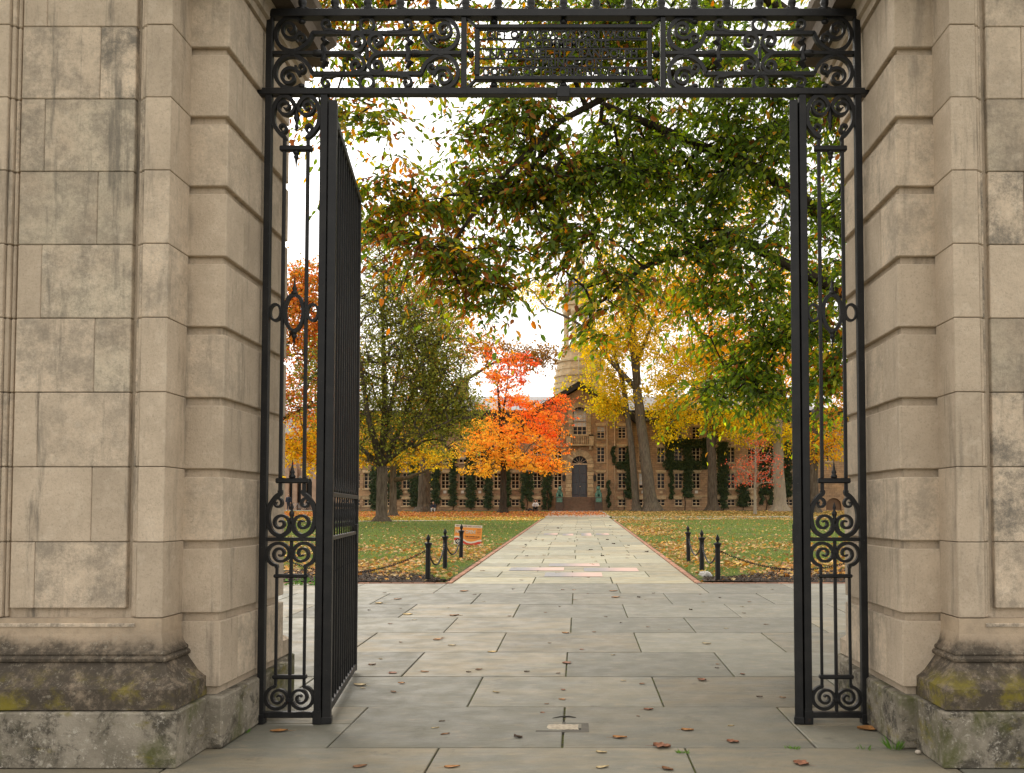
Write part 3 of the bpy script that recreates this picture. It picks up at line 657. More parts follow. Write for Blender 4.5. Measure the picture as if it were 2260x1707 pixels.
for sx in (-1, 1):
    x0, x1 = (-17, -2.62) if sx < 0 else (2.42, 17)
    if sx < 0: dn = lambda X, Y: np.clip(1.25 - (Y - 16.5) / 15, .035, 1) * np.clip(nz(X, Y) * 2.6 - .6, .10, 1)
    else: dn = lambda X, Y: np.clip(np.maximum(1.15 - (Y - 17) / 15, .9 - np.abs(X - 3.2) / 3.2), .05, 1) * np.clip(nz(X, Y) * 2.6 - .5, .12, 1)
    P = scatter(21000, x0, x1, 16.9, 53, dn); A = litter(P, .125, pick(PAL_LIT, len(P)))
    P = scatter(700, x0, x1, 16.15, 18.2, lambda X, Y: .6 + 0 * X); B = litter(P, .11, pick(PAL_LIT, len(P)))
    X0, X1 = (-46, -2.5) if sx < 0 else (2.4, 46)
    if sx < 0:
        P = scatter(20000, X0, X1, 52.5, 62.5, lambda X, Y: np.clip(nz(X, Y) + .35, .2, 1)); m = np.clip((P[:, 1] - 57.5) / 5 + rng.normal(0, .22, len(P)), 0, 1)[:, None] > .5
        C = litter(P, .16, np.where(m, pick(PAL_RED, len(P)), pick(PAL_YEL, len(P))))
        P = scatter(26000, X0, X1, 62, 80.5, lambda X, Y: np.clip(1.2 - (Y - 70) / 12, .1, 1)); D = litter(P, .17, pick(PAL_RED, len(P)))
    else:
        P = scatter(9000, X0, X1, 53.5, 61, lambda X, Y: np.clip(nz(X, Y), .1, 1) * .6); C = litter(P, .15, pick(PAL_TAN, len(P)))
        P = scatter(26000, X0, X1, 62.5, 82, lambda X, Y: np.clip(nz(X, Y) + .3, .2, 1)); D = litter(P, .17, pick(PAL_TAN, len(P)))
    q = seg(A, B, C, D)
    tag(leaves('fallen_leaves', *q, M_LITTER), 'brown orange and yellow leaf litter on the ' + ('left' if sx < 0 else 'right') + ' lawn', 'leaf litter', kind='stuff')
    # grass
    gs = []
    for (y0, y1, xm, n, h, w) in ((16.4, 24, 10, 46000, .055, .007), (24, 36, 13, 42000, .06, .012), (36, 54, 17, 40000, .06, .022), (54, 83, 46, 36000, .07, .05)):
        X = rng.uniform(x0 if sx < 0 else 2.42, -2.62 if sx < 0 else xm + 2, n) if sx > 0 else rng.uniform(-xm - 2, -2.62, n); Y = rng.uniform(y0, y1, n)
        k = (Y > sback(X) - .15 + rng.normal(0, .12, n)) & (rng.random(n) < np.clip(nz(X * 1.3, Y * 1.2) * 1.6 + .15, .25, 1)); X, Y = X[k], Y[k]; n = len(X)
        gs.append((X, Y, h * rng.uniform(.5, 1.3, n), w * rng.uniform(.7, 1.3, n)))
    X, Y, H, Wd = [np.concatenate([g[i] for g in gs]) for i in range(4)]; n = len(X); a = rng.uniform(0, 2 * math.pi, n)
    B0 = np.stack([X, Y, gz(Y) - .012], 1); dv = np.stack([np.cos(a), np.sin(a), 0 * a], 1) * Wd[:, None]
    ln = rng.normal(0, .45, (n, 2)) * H[:, None]; tip = B0 + np.stack([ln[:, 0], ln[:, 1], H + .012], 1)
    V = np.stack([B0 - dv, B0 + dv, tip], 1).reshape(-1, 3)
    c = np.array([(.125, .185, .040), (.165, .225, .050), (.095, .145, .032), (.215, .22, .07)])[rng.integers(0, 4, n)] * rng.uniform(.75, 1.25, (n, 1))
    tag(np_mesh('grass', V, np.arange(3 * n).reshape(-1, 3), 3, M_GRASS, np.repeat(c, 3, 0)), 'short green lawn grass on the ' + ('left' if sx < 0 else 'right') + ' side of the path', 'grass', kind='stuff')
    # mulch chips
    n = 5200; X = rng.uniform(2.5, 9.3, n) * sx; Y = 16.08 + (sback(X) - 16.0) * rng.random(n)
    P = np.stack([X, Y, gz(Y) + .04], 1); q = litter(P, .05, np.array([(.05, .034, .024), (.085, .06, .042), (.035, .025, .018), (.14, .11, .08)])[rng.integers(0, 4, n)], .8)
    tag(leaves('mulch', *q, M_LITTER), 'dark bark mulch in the bed on the ' + ('left' if sx < 0 else 'right') + ' edge of the paving', 'mulch', kind='stuff')
P = scatter(1500, -2.4, 2.2, 62, 83, lambda X, Y: np.exp(-((Y - 72) / 6) ** 2)); q = litter(P, .16, pick(PAL_RED, len(P)))
tag(leaves('fallen_leaves', *q, M_LITTER), 'thin scatter of red leaves on the path before the steps', 'leaf litter', kind='stuff')

# ------------------------------------------------------------------ single leaves lying on the flagstones
def dead_leaf(name, col, curl, lobes=0, wd=.55):
    nu, nv = 9, 5; V = []; 
    for i in range(nu):
        u = i / (nu - 1); hw = wd / 2 * (math.sin(math.pi * u ** .8) ** .8) * (1 + (.35 * math.cos(u * math.pi * 2 * lobes) if lobes else 0)) + .004
        for j in range(nv):
            s = (j / (nv - 1) - .5) * 2; y = s * hw
            z = curl * (s * s * .28 * (1 - .4 * u) + .30 * (u - .4) ** 2 + .06 * math.sin(5 * u + 2 * s)) + .012 + .010 * math.sin(9 * u + 3 * s)
            V.append((u - .5, y, z))
    Fq = [(i * nv + j, (i + 1) * nv + j, (i + 1) * nv + j + 1, i * nv + j + 1) for i in range(nu - 1) for j in range(nv - 1)]
    mb = MB().add(V, Fq); mb.tube([(-.5, 0, .04 * curl + .012), (-.7, .03, .02), (-.95, .0, .012)], [.012, .009, .006], 4)
    t = NT(name); v = t.obj(); c = t.mix(t.ramp(t.noise(v, 6, 4), .35, .65), col, tuple(x * .55 for x in col)); t.finish(c, .7, None, 0, .3)
    return mb.mesh(name, t.m, True)
LV = {'brown': dead_leaf('dead_leaf_brown', (.26, .125, .055), .5), 'orange': dead_leaf('dead_leaf_orange', (.46, .215, .07), .42), 'yellow': dead_leaf('dead_leaf_yellow', (.62, .43, .16), .35, 0, .7),
      'pale': dead_leaf('dead_leaf_pale', (.62, .48, .26), .5, 0, .45), 'red': dead_leaf('dead_leaf_red', (.30, .125, .065), .55, 2.5, .8), 'grey': dead_leaf('dead_leaf_grey', (.13, .09, .065), 1.2, 2, .5)}
LAB = {'brown': 'curled brown dead leaf lying on the grey flagstones', 'orange': 'curled orange dead leaf lying on the grey flagstones', 'yellow': 'yellow fallen leaf lying on the grey flagstones',
       'pale': 'pale straw coloured dry leaf on the grey flagstones', 'red': 'small lobed red brown leaf on the grey flagstones', 'grey': 'shrivelled dark leaf scrap on the grey flagstones'}
USED = set(); ORD = ('first', 'second', 'third', 'fourth', 'fifth', 'sixth', 'seventh', 'eighth', 'ninth', 'tenth', 'eleventh', 'twelfth', 'thirteenth', 'fourteenth', 'fifteenth', 'sixteenth', 'seventeenth', 'eighteenth', 'nineteenth', 'twentieth')
ADJ = {'brown': 'curled brown', 'orange': 'orange', 'yellow': 'broad yellow', 'pale': 'pale straw coloured', 'red': 'lobed red brown', 'grey': 'shrivelled dark'}
def where(x, y):
    c = 'at far left' if x < -1.75 else 'left of centre' if x < -.55 else 'near the centre' if x < .4 else 'right of centre' if x < 1.5 else 'at far right'
    if y < 5.64: return c + ' on the slabs before the threshold'
    if y < 6.76: return c + ' on the threshold slabs'
    if y < 15.97: return c + ' in the %s flagstone row beyond the threshold' % ORD[sum(1 for q in ROWS if 6.76 < q <= y) ]
    k = sum(1 for q in PR if 15.97 < q <= y); return c + (' in the %s flagstone row of the long path' % ORD[k] if k < 20 else ' on the far part of the long path')
def drop_at(x, y, kind, size, label=None, must=True):
    lb = label or ADJ[kind] + ' leaf ' + where(x, y)
    if lb in USED and not must: return
    USED.add(lb)
    o = inst('fallen_leaf', LV[kind], (x, y, gz(y)), None, rng.uniform(-.6, .6) + (math.pi if rng.random() < .5 else 0), (size, size * rng.uniform(.75, 1.2), size * rng.uniform(.5, 1.1)))
    tag(o, lb, 'leaf', 'single leaves fallen on the paving')
def drop(px, py, kind, size, label=None, must=True):
    x, y, z = gpt(px, py); drop_at(x, y, kind, size, label, must)
for px, py, k, s, lb in ((622, 1609, 'orange', .125, 'long orange brown leaf beside the foot of the left gate post'), (800, 1685, 'brown', .09, None), (1001, 1686, 'orange', .10, 'curled orange leaf at the bottom edge, just right of a mossy joint'), (1367, 1623, 'orange', .10, None), (1459, 1643, 'red', .12, 'star shaped brown leaf on the joint before the threshold slab'),
                         (1515, 1607, 'orange', .09, None), (1614, 1632, 'red', .085, None), (1327, 1655, 'pale', .075, None), (1329, 1687, 'pale', .09, 'pale straw sliver of a leaf at the bottom edge near the centre'), (1471, 1692, 'brown', .08, None), (1762, 1679, 'red', .10, None), (1912, 1606, 'orange', .17, 'large orange leaf leaning at the foot of the right gate post'),
                         (37, 1683, 'orange', .08, 'small orange leaf at the foot of the left pier'), (798, 1509, 'pale', .125, 'pale yellow leaf beside the open left gate leaf'), (889, 1505, 'orange', .07, None), (940, 1480, 'orange', .085, None), (870, 1483, 'red', .09, None), (825, 1465, 'brown', .075, None), (1241, 1540, 'orange', .065, None), (1416, 1506, 'brown', .06, None), (1547, 1498, 'red', .085, None),
                         (901, 1355, 'yellow', .15, 'broad pale yellow leaf in the middle of the left paving'), (1004, 1358, 'orange', .14, None), (968, 1410, 'orange', .12, None), (1088, 1437, 'yellow', .11, 'yellow leaf lying across a flagstone joint'), (999, 1423, 'pale', .09, None), (1248, 1396, 'orange', .10, None), (1358, 1318, 'orange', .16, None), (1354, 1304, 'orange', .15, None), (1025, 1305, 'orange', .16, None), (1558, 1419, 'pale', .10, None), (880, 1322, 'orange', .13, None), (1430, 1562, 'red', .08, 'small lobed leaf on the joint just behind the threshold slabs'), (838, 1331, 'yellow', .13, None), (1251, 1461, 'red', .10, None), (1610, 1598, 'pale', .05, None)):
    drop(px, py, k, s, lb)
for i in range(110):
    py = 1300 + 330 * rng.random() ** 1.5; px = rng.uniform(800, 1740); drop(px, py, ['brown', 'orange', 'pale', 'red', 'grey', 'brown', 'pale'][rng.integers(0, 7)], rng.uniform(.03, .07), None, False)
for i in range(60):
    y = rng.uniform(16.5, 45); x = rng.uniform(-2.3, 2.1); drop_at(x, y, ['brown', 'orange', 'pale', 'yellow', 'grey'][rng.integers(0, 5)], rng.uniform(.06, .13), None, False)
# ------------------------------------------------------------------ drop-bolt stop, weeds, printed stickers
st = thing('gate_stop', (-.11, 6.2, 0), 'square mortar patch with worn stone drop bolt stop in the threshold', 'gate stop')
M_MORT = simple('mortar_patch', (.105, .094, .075), (.08, .072, .058), 12, .95, .5, 90); M_RUBBLE = simple('worn_stone', (.42, .36, .27), (.30, .25, .19), 30, .95, 1.0, 60)
MB().box(-.31, .075, 6.02, 6.07, -.03, .0025).box(-.31, .075, 6.25, 6.30, -.03, .0025).box(-.31, -.255, 6.07, 6.25, -.03, .0025).box(.02, .075, 6.07, 6.25, -.03, .0025).build('mortar_frame', M_MORT, st, bevel=.001)
MB().box(-.254, .019, 6.071, 6.249, -.03, .0012).build('recess_shade', simple('recess_shade', (.03, .025, .02), None, 5, .95), st)  # flush dark sheet: shade of the sunken gap put into its colour
V = []
for i in range(13):
    for j in range(7):
        u, v = i / 12, j / 6; V.append((-.235 + .235 * u, 6.085 + .15 * v, .001 + .010 * math.sin(math.pi * u) ** .3 * math.sin(math.pi * v) ** .4 + rng.uniform(-.003, .003)))
MB().add(V, [(i * 7 + j, (i + 1) * 7 + j, (i + 1) * 7 + j + 1, i * 7 + j + 1) for i in range(12) for j in range(6)]).build('worn_stone', M_RUBBLE, st, True)
MB().tube([(-.20, 6.40, .004), (-.14, 6.435, .007), (-.07, 6.44, .007), (-.02, 6.42, .004)], [.004, .007, .008, .004], 8).build('iron_socket', simple('socket', (.03, .026, .022), None, 5, .9, .5, 60), st)
tuft_n = 0
for px, py, n, hh, lb in ((1966, 1648, 46, .10, 'grass tuft growing at the foot of the right pier'), (1745, 1646, 30, .03, 'low grass tuft in the joint beside the threshold'), (545, 1611, 26, .04, 'small weed at the foot of the left pier'), (1503, 1655, 26, .035, 'moss tuft in the paving joint at bottom right'), (1900, 1648, 12, .04, 'single weed sprig in the paving near the right post')):
    x, y, z = gpt(px, py); a = rng.uniform(0, 6.28, n); r = rng.uniform(0, .045, n)
    P = np.stack([x + r * np.cos(a), y + r * np.sin(a) * .6, 0 * a - .006], 1); T = np.stack([np.cos(a) * .7, np.sin(a) * .7, rng.uniform(.5, 1.6, n)], 1); N = np.stack([-np.sin(a), np.cos(a), 0 * a], 1) + .1
    tag(leaves('weed_tuft', P, hh * rng.uniform(.5, 1.2, n), .008, T, N, np.array([(.10, .20, .03)]) * rng.uniform(.7, 1.3, (n, 1)), M_GRASS), lb, 'weed')
for i in range(2):   # low ivy sprigs at the bed, behind the left side panel
    x, y, z = gpt(640 + 30 * i, 1297); n = 40; P = np.array([[x, y + .5, z + .05]]) + rng.normal(0, .11, (n, 3)) * np.array([[1, .5, .7]]); P[:, 2] = np.maximum(P[:, 2], z + .01)
    tag(leaves('ground_plant', P, .07, .05, rng.normal(0, 1, (n, 3)), rng.normal(0, 1, (n, 3)) + [0, -1, 1], np.array([(.08, .16, .03)]) * rng.uniform(.6, 1.4, (n, 1)), M_GRASS), 'low leafy weed in the soil bed, %s one behind the left side panel' % ('left', 'right')[i], 'weed', 'weeds in the soil bed')
def sticker_mat():
    t = NT('printed_sticker'); c = t.n('ShaderNodeTexCoord'); s = t.n('ShaderNodeSeparateXYZ'); t.l(c.outputs['Generated'], s.inputs[0])
    col = t.mix(t.ramp(s.outputs[0], .15, .85), (.17, .165, .17), (.50, .31, .25)); col = t.mix(t.ramp(t.noise(t.pos(), 26, 4, .7), .45, .7, 0, .5), col, (.30, .29, .25))
    return t.finish(col, .6)
M_STICK = sticker_mat(); M_STW = simple('sticker_white', (.45, .44, .42), None, 5, .6)
STK = ((1211, 1324, 1243.8, 1250, 'sticker strip with a white block, the rearmost of the near cluster'), (1123, 1244, 1252.7, 1259.5, 'sticker strip, leftmost of the near cluster on the path'), (1289, 1410, 1253.4, 1261, 'sticker strip, rightmost of the near cluster on the path'), (1201, 1330, 1263.8, 1272.7, 'sticker strip with large white letters, nearest on the path'),
       (1199, 1230, 1177.5, 1180.6, 'far sticker strip, leftmost of the distant cluster'), (1241, 1265, 1178.5, 1182.4, 'far sticker strip, second from left in the distant cluster'), (1283, 1306, 1177, 1183, 'far sticker strip, third from left in the distant cluster'), (1316, 1345, 1177.5, 1181, 'far sticker strip, rightmost of the distant cluster'))
for i, (a, b, c, d, lb) in enumerate(STK):
    p = gpt(a, d); q = gpt(b, c); t = thing('path_sticker', (p[0], p[1], p[2]), 'grey to pink ' + lb, 'sticker', 'printed stickers on the path')
    xa, xb = p[0], gpt(b, d)[0]; ya, yb = p[1], q[1]
    np_mesh('sheet', [(xa, ya, gz(ya) + .005), (xb, ya, gz(ya) + .005), (xb, yb, gz(yb) + .005), (xa, yb, gz(yb) + .005)], [[0, 1, 2, 3]], 4, M_STICK, None, t)
    mb = MB(); n = 7 if i == 3 else 12
    if i < 4:
        hgt = (yb - ya)
        for k in range(n):
            u = xa + (xb - xa) * (.14 + .72 * (k + .5) / n); w = (xb - xa) * (.022 if n == 7 else .018); y0 = ya + hgt * (.35 if i == 3 else .55); y1 = ya + hgt * .82; z = gz(ya) + .009
            if k % 2: mb.add([(u - w, y0, z), (u + w, y0, z), (u, y1, z + .0)], [(0, 1, 2)])
            else: mb.add([(u - w, y0, z), (u - w * .3, y0, z), (u + w, y1, z), (u + w * .3, y1, z)], [(0, 1, 2, 3)])
        if i == 0: mb.add([(xa + .08 * (xb - xa), ya + .2 * hgt, gz(ya) + .008), (xa + .26 * (xb - xa), ya + .2 * hgt, gz(ya) + .008), (xa + .26 * (xb - xa), ya + .48 * hgt, gz(ya) + .012), (xa + .08 * (xb - xa), ya + .48 * hgt, gz(ya) + .012)], [(0, 1, 2, 3)])
        tag(mb.build('print', M_STW, t), kind='stuff')
# ------------------------------------------------------------------ the long stone hall behind the trees
BY = 86.5; WY = 87.1; BZ = gz(88)
def bX(px, Y=BY): return (px - CXP) / F * Y
def bZ(py, Y=BY): return at(1277, py, Y)[2]
def wall_mat():
    t = NT('brown_sandstone'); g = t.n('ShaderNodeNewGeometry'); sp = t.n('ShaderNodeSeparateXYZ'); t.l(g.outputs['Position'], sp.inputs[0])
    cb = t.n('ShaderNodeCombineXYZ'); xy = t.math('ADD', sp.outputs[0], sp.outputs[1]); t.l(xy, cb.inputs[0]); t.l(sp.outputs[2], cb.inputs[1])
    v = t.pos(); ds = t.n('ShaderNodeMixRGB', blend_type='ADD'); ds.inputs[0].default_value = .12; t.l(cb.outputs[0], ds.inputs[1])
    nn = t.n('ShaderNodeTexNoise'); nn.inputs['Scale'].default_value = 2.2; t.l(v, nn.inputs['Vector']); t.l(nn.outputs['Color'], ds.inputs[2])
    b = t.n('ShaderNodeTexBrick'); t.l(ds.outputs[0], b.inputs['Vector']); b.inputs['Scale'].default_value = 1.0
    b.inputs['Brick Width'].default_value = .52; b.inputs['Row Height'].default_value = .21; b.inputs['Mortar Size'].default_value = .018; b.inputs['Mortar Smooth'].default_value = .4
    b.inputs['Color1'].default_value = (.40, .26, .155, 1); b.inputs['Color2'].default_value = (.25, .163, .098, 1); b.inputs['Mortar'].default_value = (.19, .125, .075, 1)
    c = t.mix(t.ramp(t.noise(v, 1.1, 6, .7), .4, .66, 0, .55), b.outputs['Color'], (.52, .32, .165)); c = t.mix(t.ramp(t.noise(v, 5, 4, .7), .55, .7, 0, .45), c, (.15, .10, .062))
    nb = t.bump(b.outputs['Fac'], -.6, .04); nb = t.bump(t.noise(v, 9, 5, .7), .5, .03, nb)
    return t.finish(c, .9, nb, 0, .2)
M_WALL = wall_mat(); M_TRIM = simple('tan_trim', (.74, .56, .36), (.66, .49, .30), 8, .8); M_SAND = simple('dressed_sandstone', (.52, .39, .23), (.40, .29, .165), 4, .88, .4, 40, 0, .2, .18)
M_GLASS = NT('dark_glass').finish((.016, .014, .012), .12, None, 0, .12); M_BLACK = simple('black_cornice', (.018, .017, .016), (.03, .028, .026), 6, .7)
M_SLATE = simple('slate_roof', (.20, .195, .195), (.27, .26, .26), 2, .6, .4, 20); M_DOOR = simple('grey_door', (.058, .062, .072), (.07, .074, .084), 9, .55)
M_STEP = simple('brown_step', (.20, .125, .08), (.15, .095, .06), 4, .9, .3, 30); M_WHITE = simple('white_stone', (.62, .58, .50), None, 4, .8); M_DIMW = simple('curtain_reflection', (.66, .65, .62), (.48, .47, .45), 7, .3)  # M_DIMW: curtains, and the pale reflection painted into the arched window
M_CREAM = simple('cream_tower', (.66, .54, .36), (.54, .43, .28), 2.5, .85, .3, 20); M_DOME = simple('dome_copper', (.115, .115, .125), (.16, .155, .16), 3, .6)
hall = thing('stone_hall', (bX(1278), BY, BZ), 'long three storey brown sandstone hall with tan sash windows at the end of the path', 'building')
ZB = dict(base=(1117, 1102, .86), first=(1078.5, 1043.5, .86), second=(1021, 986.5, .86), third=(968, 940.5, .86))
rows = [(bZ(a), bZ(b), w) for a, b, w in ZB.values()]
EAVE, CORN = bZ(930), bZ(906)
def wall(x0, x1, y, z1, ops, name='wall', arches=()):
    xs = sorted({x0, x1, *[o[0] for o in ops], *[o[1] for o in ops]}); zs = sorted({BZ - .3, z1, *[o[2] for o in ops], *[o[3] for o in ops]}); mb = MB()
    for i in range(len(xs) - 1):
        for j in range(len(zs) - 1):
            cx, cz = (xs[i] + xs[i + 1]) / 2, (zs[j] + zs[j + 1]) / 2
            if any(o[0] < cx < o[1] and o[2] < cz < o[3] for o in ops): continue
            mb.add([(xs[i], y, zs[j]), (xs[i + 1], y, zs[j]), (xs[i + 1], y, zs[j + 1]), (xs[i], y, zs[j + 1])], [(0, 1, 2, 3)])
    dp = .32
    for a, b, c, d in ops:
        mb.add([(a, y, c), (b, y, c), (b, y, d), (a, y, d), (a, y + dp, c), (b, y + dp, c), (b, y + dp, d), (a, y + dp, d)], [(0, 4, 5, 1), (1, 5, 6, 2), (2, 6, 7, 3), (3, 7, 4, 0)])
    for a, b, zs_, zt in arches:
        r = (b - a) / 2; c = (a + b) / 2
        arcp = [(c + r * math.cos(math.radians(q)), zs_ + r * math.sin(math.radians(q))) for q in range(0, 181, 12)]
        mb.prism([(b, zs_), (b, zt), (c, zt)] + arcp[7::-1][::1][0:8][::1] if False else [(b, zt), (c, zt), (c, zs_ + r)] + arcp[7::-1], y, y + dp)
        mb.prism([(c, zt), (a, zt)] + arcp[:7:-1] + [(c, zs_ + r)], y, y + dp)
    mb.add([(x0, y, BZ - .3), (x0, y + 10, BZ - .3), (x0, y + 10, z1), (x0, y, z1)], [(0, 3, 2, 1)]); mb.add([(x1, y, BZ - .3), (x1, y + 10, BZ - .3), (x1, y + 10, z1), (x1, y, z1)], [(0, 1, 2, 3)])
    mb.add([(x0, y + 10, BZ - .3), (x1, y + 10, BZ - .3), (x1, y + 10, z1), (x0, y + 10, z1)], [(1, 0, 3, 2)])
    mb.add([(x0, y + .34, BZ), (x1, y + .34, BZ), (x1, y + .34, z1), (x0, y + .34, z1)], [(0, 1, 2, 3)])
    return mb.build(name, M_WALL, hall)
def window_meshes(w, h, nr):
    mb = MB(); t = .07
    mb.box(-w / 2, w / 2, 0, .08, 0, t).box(-w / 2, w / 2, 0, .08, h - t, h).box(-w / 2, -w / 2 + t, .002, .078, t, h - t).box(w / 2 - t, w / 2, .002, .078, t, h - t).box(-.035, .035, .004, .076, t, h - t)
    for k in range(1, nr): z = h * k / nr; mb.box(-w / 2 + t, w / 2 - t, .01, .06, z - (.03 if k * 2 == nr else .016), z + (.03 if k * 2 == nr else .016))
    gl = MB().box(-w / 2 + .02, w / 2 - .02, .085, .10, .02, h - .02).mesh('pane', M_GLASS)
    sl = MB().box(-w / 2 - .1, w / 2 + .1, -.30, .05, -.12, -.003).mesh('sill', M_SAND)
    ln = MB().prism([(-w / 2 - .04, h + .004), (w / 2 + .04, h + .004), (w / 2 + .16, h + .30), (-w / 2 - .16, h + .30)], -.25, -.18).mesh('lintel', M_SAND)
    return mb.mesh('window', M_TRIM), gl, sl, ln
WM = [window_meshes(r[2], r[1] - r[0], n) for r, n in zip(rows, (2, 4, 4, 4))]
CL = [760, 785, 811, 854, 896, 922, 948, 982, 1021, 1059, 1098, 1137]; CP = [1185.5, 1231, 1326, 1373]; CR = [1419, 1459, 1498, 1537, 1583, 1614, 1660, 1708, 1742, 1780]
def put_window(x, y, r, curtain_reflection=False):
    z0 = rows[r][0]; m = WM[r]
    w = inst('window', m[0], (x, y + .20, z0), hall); inst('pane', m[1], (x, y + .20, z0), w); inst('sill', m[2], (x, y + .20, z0), w); inst('lintel', m[3], (x, y + .20, z0), w)
    if curtain_reflection: 
        h = rows[r][1] - z0; a = .1 + .75 * rng.random(); MB().box(x - .36, x + .36, y + .278, y + .284, z0 + h * (1 - a), z0 + h - .08).build('blind_reflection', M_DIMW, w)
for x0, x1, y, cols in ((bX(742, WY), bX(1158, WY), WY, CL), (bX(1396, WY), bX(1800, WY), WY, CR)):
    ops = [(bX(c, y) - r[2] / 2, bX(c, y) + r[2] / 2, r[0], r[1]) for c in cols for r in rows]
    wall(x0, x1, y, EAVE, ops)
    for c in cols:
        for r in range(4): put_window(bX(c, y), y, r, r > 0 and rng.random() < .12)
# centre pavilion: arched door and arched window
px0, px1 = bX(1158), bX(1396); dX0, dX1 = bX(1262), bX(1296); dxc = (dX0 + dX1) / 2; dr = (dX1 - dX0) / 2
DZ0, DZ1 = bZ(1097.5), bZ(1024); aX0, aX1 = bX(1264), bX(1295); ar = (aX1 - aX0) / 2; axc = (aX0 + aX1) / 2; AZ0 = bZ(960); AZ1 = bZ(899) - ar
ops = [(bX(c) - r[2] / 2, bX(c) + r[2] / 2, r[0], r[1]) for c in CP for i, r in enumerate(rows) if not (i == 0 and 1200 < c < 1340)]
ops += [(dX0, dX1, DZ0, DZ1 + dr), (aX0, aX1, AZ0, AZ1 + ar)]
PEAK = bZ(858)
wall(px0, px1, BY, EAVE + .02, [o for o in ops if o[3] < EAVE] + [(aX0, aX1, AZ0, EAVE + .02)], 'wall', [(dX0, dX1, DZ1, DZ1 + dr)])
# gable wall with the arched window head
gm = MB(); n = 14; hp = [(axc + ar * math.cos(math.pi * i / n), AZ1 + ar * math.sin(math.pi * i / n)) for i in range(n + 1)]
gz0 = EAVE + .02
gm.prism([(aX1, gz0), (px1, gz0), (axc, PEAK), (axc, AZ1 + ar)] + hp[:7][::-1] if gz0 < AZ1 else [(px1, gz0), (axc, PEAK), (axc, AZ1 + ar)], BY, BY + .3)
gm.prism([(px0, gz0), (aX0, gz0)] + hp[7:][::-1] + [(axc, PEAK)], BY, BY + .3); gm.build('gable', M_WALL, hall)
for sx in (0, 1):
    xa, xb = (px0 - .5, axc) if sx == 0 else (axc, px1 + .5); za, zb = (EAVE - .25, PEAK + .15) if sx == 0 else (PEAK + .15, EAVE - .25)
    MB().prism([(xa, za), (xb, zb), (xb, zb + .62), (xa, za + .62)], BY - .55, BY + 6.0).build('raking_cornice', M_BLACK, hall)
for c in CP:
    for r in range(4):
        if not (r == 0 and 1200 < c < 1340): put_window(bX(c), BY, r, r > 0 and rng.random() < .25)
def arch_ring(name, cx, cz, ri, ro, y0, y1, n, mat):
    for i in range(n):
        a0, a1 = math.pi * i / n + .012, math.pi * (i + 1) / n - .012; k = ro + (.10 if i == n // 2 else 0)
        P = [(cx + ri * math.cos(a0), cz + ri * math.sin(a0)), (cx + k * math.cos(a0), cz + k * math.sin(a0)), (cx + k * math.cos(a1), cz + k * math.sin(a1)), (cx + ri * math.cos(a1), cz + ri * math.sin(a1))]
        MB().prism(P, y0, y1).build('voussoir', mat, hall)
arch_ring('door', dxc, DZ1, dr + .01, dr + .66, BY - .12, BY + .2, 13, M_SAND)
arch_ring('win', axc, AZ1, ar + .01, ar + .48, BY - .10, BY + .2, 13, M_SAND)
for X0, X1 in ((dX0 - .67, dX0 - .01), (dX1 + .01, dX1 + .67)):
    nb_ = 9
    for k in range(nb_):
        z0 = DZ0 - .25 + (DZ1 - DZ0 + .25) * k / nb_; MB().box(X0 + (.05 if k % 2 else 0), X1 - (.05 if k % 2 else 0), BY - .13, BY + .1, z0 + .02, z0 + (DZ1 - DZ0 + .25) / nb_ - .02).build('quoin', M_SAND, hall)
for X0, X1 in ((aX0 - .46, aX0 - .01), (aX1 + .01, aX1 + .46)):
    for k in range(7):
        z0 = AZ0 + (AZ1 - AZ0) * k / 7; MB().box(X0 + (.04 if k % 2 else 0), X1 - (.04 if k % 2 else 0), BY - .10, BY + .1, z0 + .015, z0 + (AZ1 - AZ0) / 7 - .015).build('quoin', M_SAND, hall)
door = MB().box(dX0 + .02, dxc - .01, BY + .20, BY + .28, DZ0, DZ1 - .05).box(dxc + .01, dX1 - .02, BY + .20, BY + .28, DZ0, DZ1 - .05).build('door', M_DOOR, hall)
dw = dr * 2; 
for sx in (-1, 1):
    for za, zb in ((.08, .40), (.44, .66), (.70, .95)):
        H = DZ1 - DZ0; MB().box(dxc + sx * dr * .52 - .26, dxc + sx * dr * .52 + .26, BY + .17, BY + .21, DZ0 + H * za, DZ0 + H * zb).build('panel', M_DOOR, door, bevel=.02)
MB().ell((dxc + .06, BY + .16, DZ0 + 1.1), (.04, .04, .05), 8, 6).build('handle', M_TRIM, door, True)
fan = MB(); fan.prism([(dxc + dr * .97 * math.cos(math.pi * i / 16), DZ1 + dr * .97 * math.sin(math.pi * i / 16)) for i in range(17)], BY + .24, BY + .26); fl = fan.build('fanlight', M_GLASS, hall)
fb = MB().box(dX0, dX1, BY + .16, BY + .26, DZ1 - .07, DZ1 + .03)
for q in (30, 60, 90, 120, 150): fb.tube([(dxc, BY + .22, DZ1), (dxc + dr * math.cos(math.radians(q)), BY + .22, DZ1 + dr * math.sin(math.radians(q)))], .018, 5)
fb.build('glazing_bar', M_TRIM, fl)
aw = MB(); t_ = .07
aw.box(aX0, aX0 + t_, BY + .16, BY + .24, AZ0, AZ1).box(aX1 - t_, aX1, BY + .16, BY + .24, AZ0, AZ1).box(aX0, aX1, BY + .161, BY + .239, AZ0, AZ0 + t_)
for u in (.333, .667): aw.box(aX0 + 2 * ar * u - .03, aX0 + 2 * ar * u + .03, BY + .17, BY + .23, AZ0, AZ1 + ar * .8)
for k in range(1, 6): z = AZ0 + (AZ1 - AZ0) * k / 5; aw.box(aX0, aX1, BY + .175, BY + .225, z - .022, z + .022)
